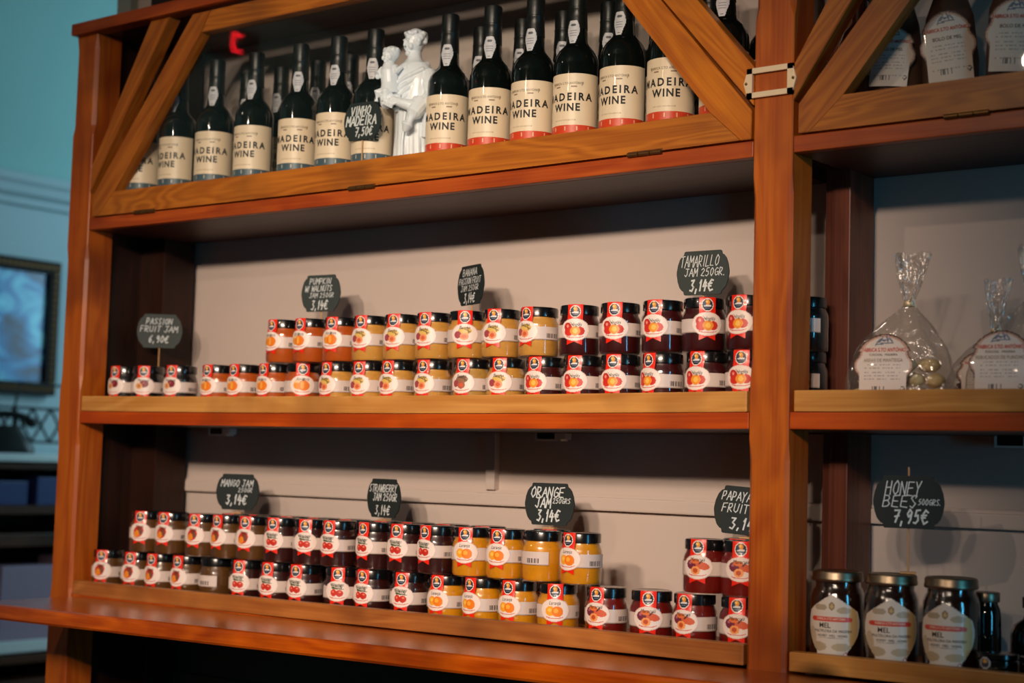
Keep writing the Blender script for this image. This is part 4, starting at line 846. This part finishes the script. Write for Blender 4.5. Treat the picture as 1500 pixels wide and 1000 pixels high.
wpart('print', bx(-2.485, -2.478, py0 + f_ - .002, py1 - f_ + .002, pz0 + f_ - .002, pz1 - f_ + .002), m, pt)
cb = empty('display_cabinet', (-2.25, 1.45, 0)); tag(cb, 'dark wooden cabinet with a pale marble top under the blue picture', 'cabinet')
X0c, X1c, Y0c, Y1c = -2.49, -2.06, .75, 2.05
wpart('worktop', bx(X0c, X1c + .02, Y0c, Y1c, Z0 - .030, Z0 - .002, bev=.004), M['marble'], cb)
wpart('frieze', bx(X0c, X1c, Y0c + .02, Y1c - .02, Z0 - .055, Z0 - .031), M['cabinet'], cb)
wpart('shelf_plank', bx(X0c, X1c, Y0c + .02, Y1c - .02, Z0 - .215, Z0 - .185), M['cabinet'], cb)
wpart('back_panel', bx(X0c, X0c + .02, Y0c + .02, Y1c - .02, 0.1, Z0 - .056), M['cabinet'], cb)
for y in (Y0c + .02, Y1c - .05): wpart('side_panel', bx(X0c + .021, X1c, y, y + .03, 0.1, Z0 - .056), M['cabinet'], cb)
for z0, z1 in ((Z0 - .33, Z0 - .285), (Z0 - .74, Z0 - .71), (Z0 - .85, Z0 - .80), (.1, .16)): wpart('rail', bx(X0c + .021, X1c + .004, Y0c + .051, Y1c - .051, z0, z1, bev=.003), M['cabinet'], cb)
wpart('lower_front', bx(X1c - .03, X1c - .004, Y0c + .051, Y1c - .051, .17, Z0 - .86), M['cabinet'], cb)
wpart('drawer_front', bx(X1c - .01, X1c + .010, Y0c + .06, Y1c - .06, Z0 - .70, Z0 - .66, bev=.003), M['marble'], cb)
vio = flat('violet_cardboard', (150, 130, 150), .6); blu = flat('blue_box_card', (34, 52, 104), .5); tea = flat('turquoise_tin', (40, 170, 190), .4)
for i, (y0, y1, z0, z1, mm, lb) in enumerate(((1.00, 1.30, Z0 - .710, Z0 - .56, tea, 'turquoise tin standing low inside the dark cabinet'), (1.33, 1.55, Z0 - .710, Z0 - .40, vio, 'mauve carton standing inside the dark cabinet, left'), (1.58, 1.90, Z0 - .710, Z0 - .37, vio, 'mauve carton standing inside the dark cabinet, right'), (1.15, 1.42, Z0 - .185, Z0 - .10, blu, 'flat blue box under the marble top, left'), (1.46, 1.80, Z0 - .185, Z0 - .085, blu, 'flat blue box under the marble top, right'))):
    bm = bx(X1c - .16, X1c - .02, y0, y1, z0, z1, bev=.004); o = link('box', tomesh('box', bm, mm)); tag(o, lb, 'box')
# black wire rack and an old dial telephone on the marble top
rk = empty('wire_rack', (-2.30, 1.62, Z0 - .002)); tag(rk, 'black wire lattice rack standing on the marble top below the picture', 'rack')
bm = bmesh.new()
for z in (.17, .045): tube(bm, [(-.0, -.20, z), (.0, .20, z)], .006, 6)
for i in range(5):
    y = -.20 + i * .08; tube(bm, [(0, y, .045), (.0, y + .08, .17)], .005, 6); tube(bm, [(0, y + .08, .045), (.0, y, .17)], .005, 6)
for y in (-.2, .2): tube(bm, [(0, y, .17), (0, y * 1.05, .10), (0, y, .0)], .006, 6)
tube(bm, [(0, -.12, .17), (0, -.10, .26), (0, .10, .26), (0, .12, .17)], .006, 6)
for y in (-.2, .2): tube(bm, [(-.05, y, .004), (.05, y, .004)], .005, 6)
link('lattice', tomesh('lattice', bm, M['iron']), rk)
ph = empty('telephone', (-2.16, 1.36, Z0 - .002), math.radians(70)); tag(ph, 'old black telephone with a pale dial on the marble top', 'telephone')
bm = bmesh.new()
for (z, sx, sy) in ((0, .11, .085),): pass
pr = [(0, .105, .085), (.02, .105, .085), (.05, .085, .065), (.085, .06, .04), (.10, .055, .03)]; rings = []
for z, sx, sy in pr: rings.append([bm.verts.new((sx * math.copysign(abs(math.cos(a)) ** .5, math.cos(a)), sy * math.copysign(abs(math.sin(a)) ** .5, math.sin(a)), z)) for a in [2 * PI * i / 24 for i in range(24)]])
for p, q in zip(rings[:-1], rings[1:]):
    for i in range(24): bm.faces.new((p[i], p[(i + 1) % 24], q[(i + 1) % 24], q[i]))
bm.faces.new(rings[0][::-1]); bm.faces.new(rings[-1]); link('body', tomesh('body', bm, M['black'], True), ph)
bm = bmesh.new(); tube(bm, [(-.09, 0, .125), (-.04, 0, .14), (.04, 0, .14), (.09, 0, .125)], .014, 10); ball(bm, (-.10, 0, .112), (.026, .026, .02)); ball(bm, (.10, 0, .112), (.026, .026, .02)); link('handset', tomesh('handset', bm, M['black'], True), ph)
for x in (-.04, .04): link('cradle', tomesh('cradle', bx(x - .008, x + .008, -.012, .012, .098, .128), M['black']), ph)
bm = bmesh.new(); lathe(bm, [(0, 0), (.036, 0), (.038, .004), (.03, .008), (0, .008)], 24); link('dial', tomesh('dial', bm, M['marble'], True), ph, (0, -.052, .045), (math.radians(58), 0, 0))
# red figure display high on the left wall; its reflection shows in the glass of the left door
ld = empty('clock_display', (-2.46, -2.63, Z0 + 1.84)); tag(ld, 'dark wall display with a red lit bracket figure, seen reflected in the left door glass', 'display')
ld.scale = (.85, .85, .80); link('housing', tomesh('housing', bx(-.039, .0, -.16, .16, -.09, .09, bev=.004), M['black']), ld)
m, nt, b_ = newmat('red_led'); b_.inputs['Base Color'].default_value = (.3, 0, 0, 1); b_.inputs['Emission Color'].default_value = (1, .01, .02, 1); b_.inputs['Emission Strength'].default_value = 14
for q in ((-.035, .035, .038, .052), (-.035, .035, -.052, -.038), (.021, .035, -.052, .052)):
    bm = bx(.0005, .006, q[0], q[1], q[2], q[3], bev=.001); link('lit_segment', tomesh('lit_segment', bm, m), ld)
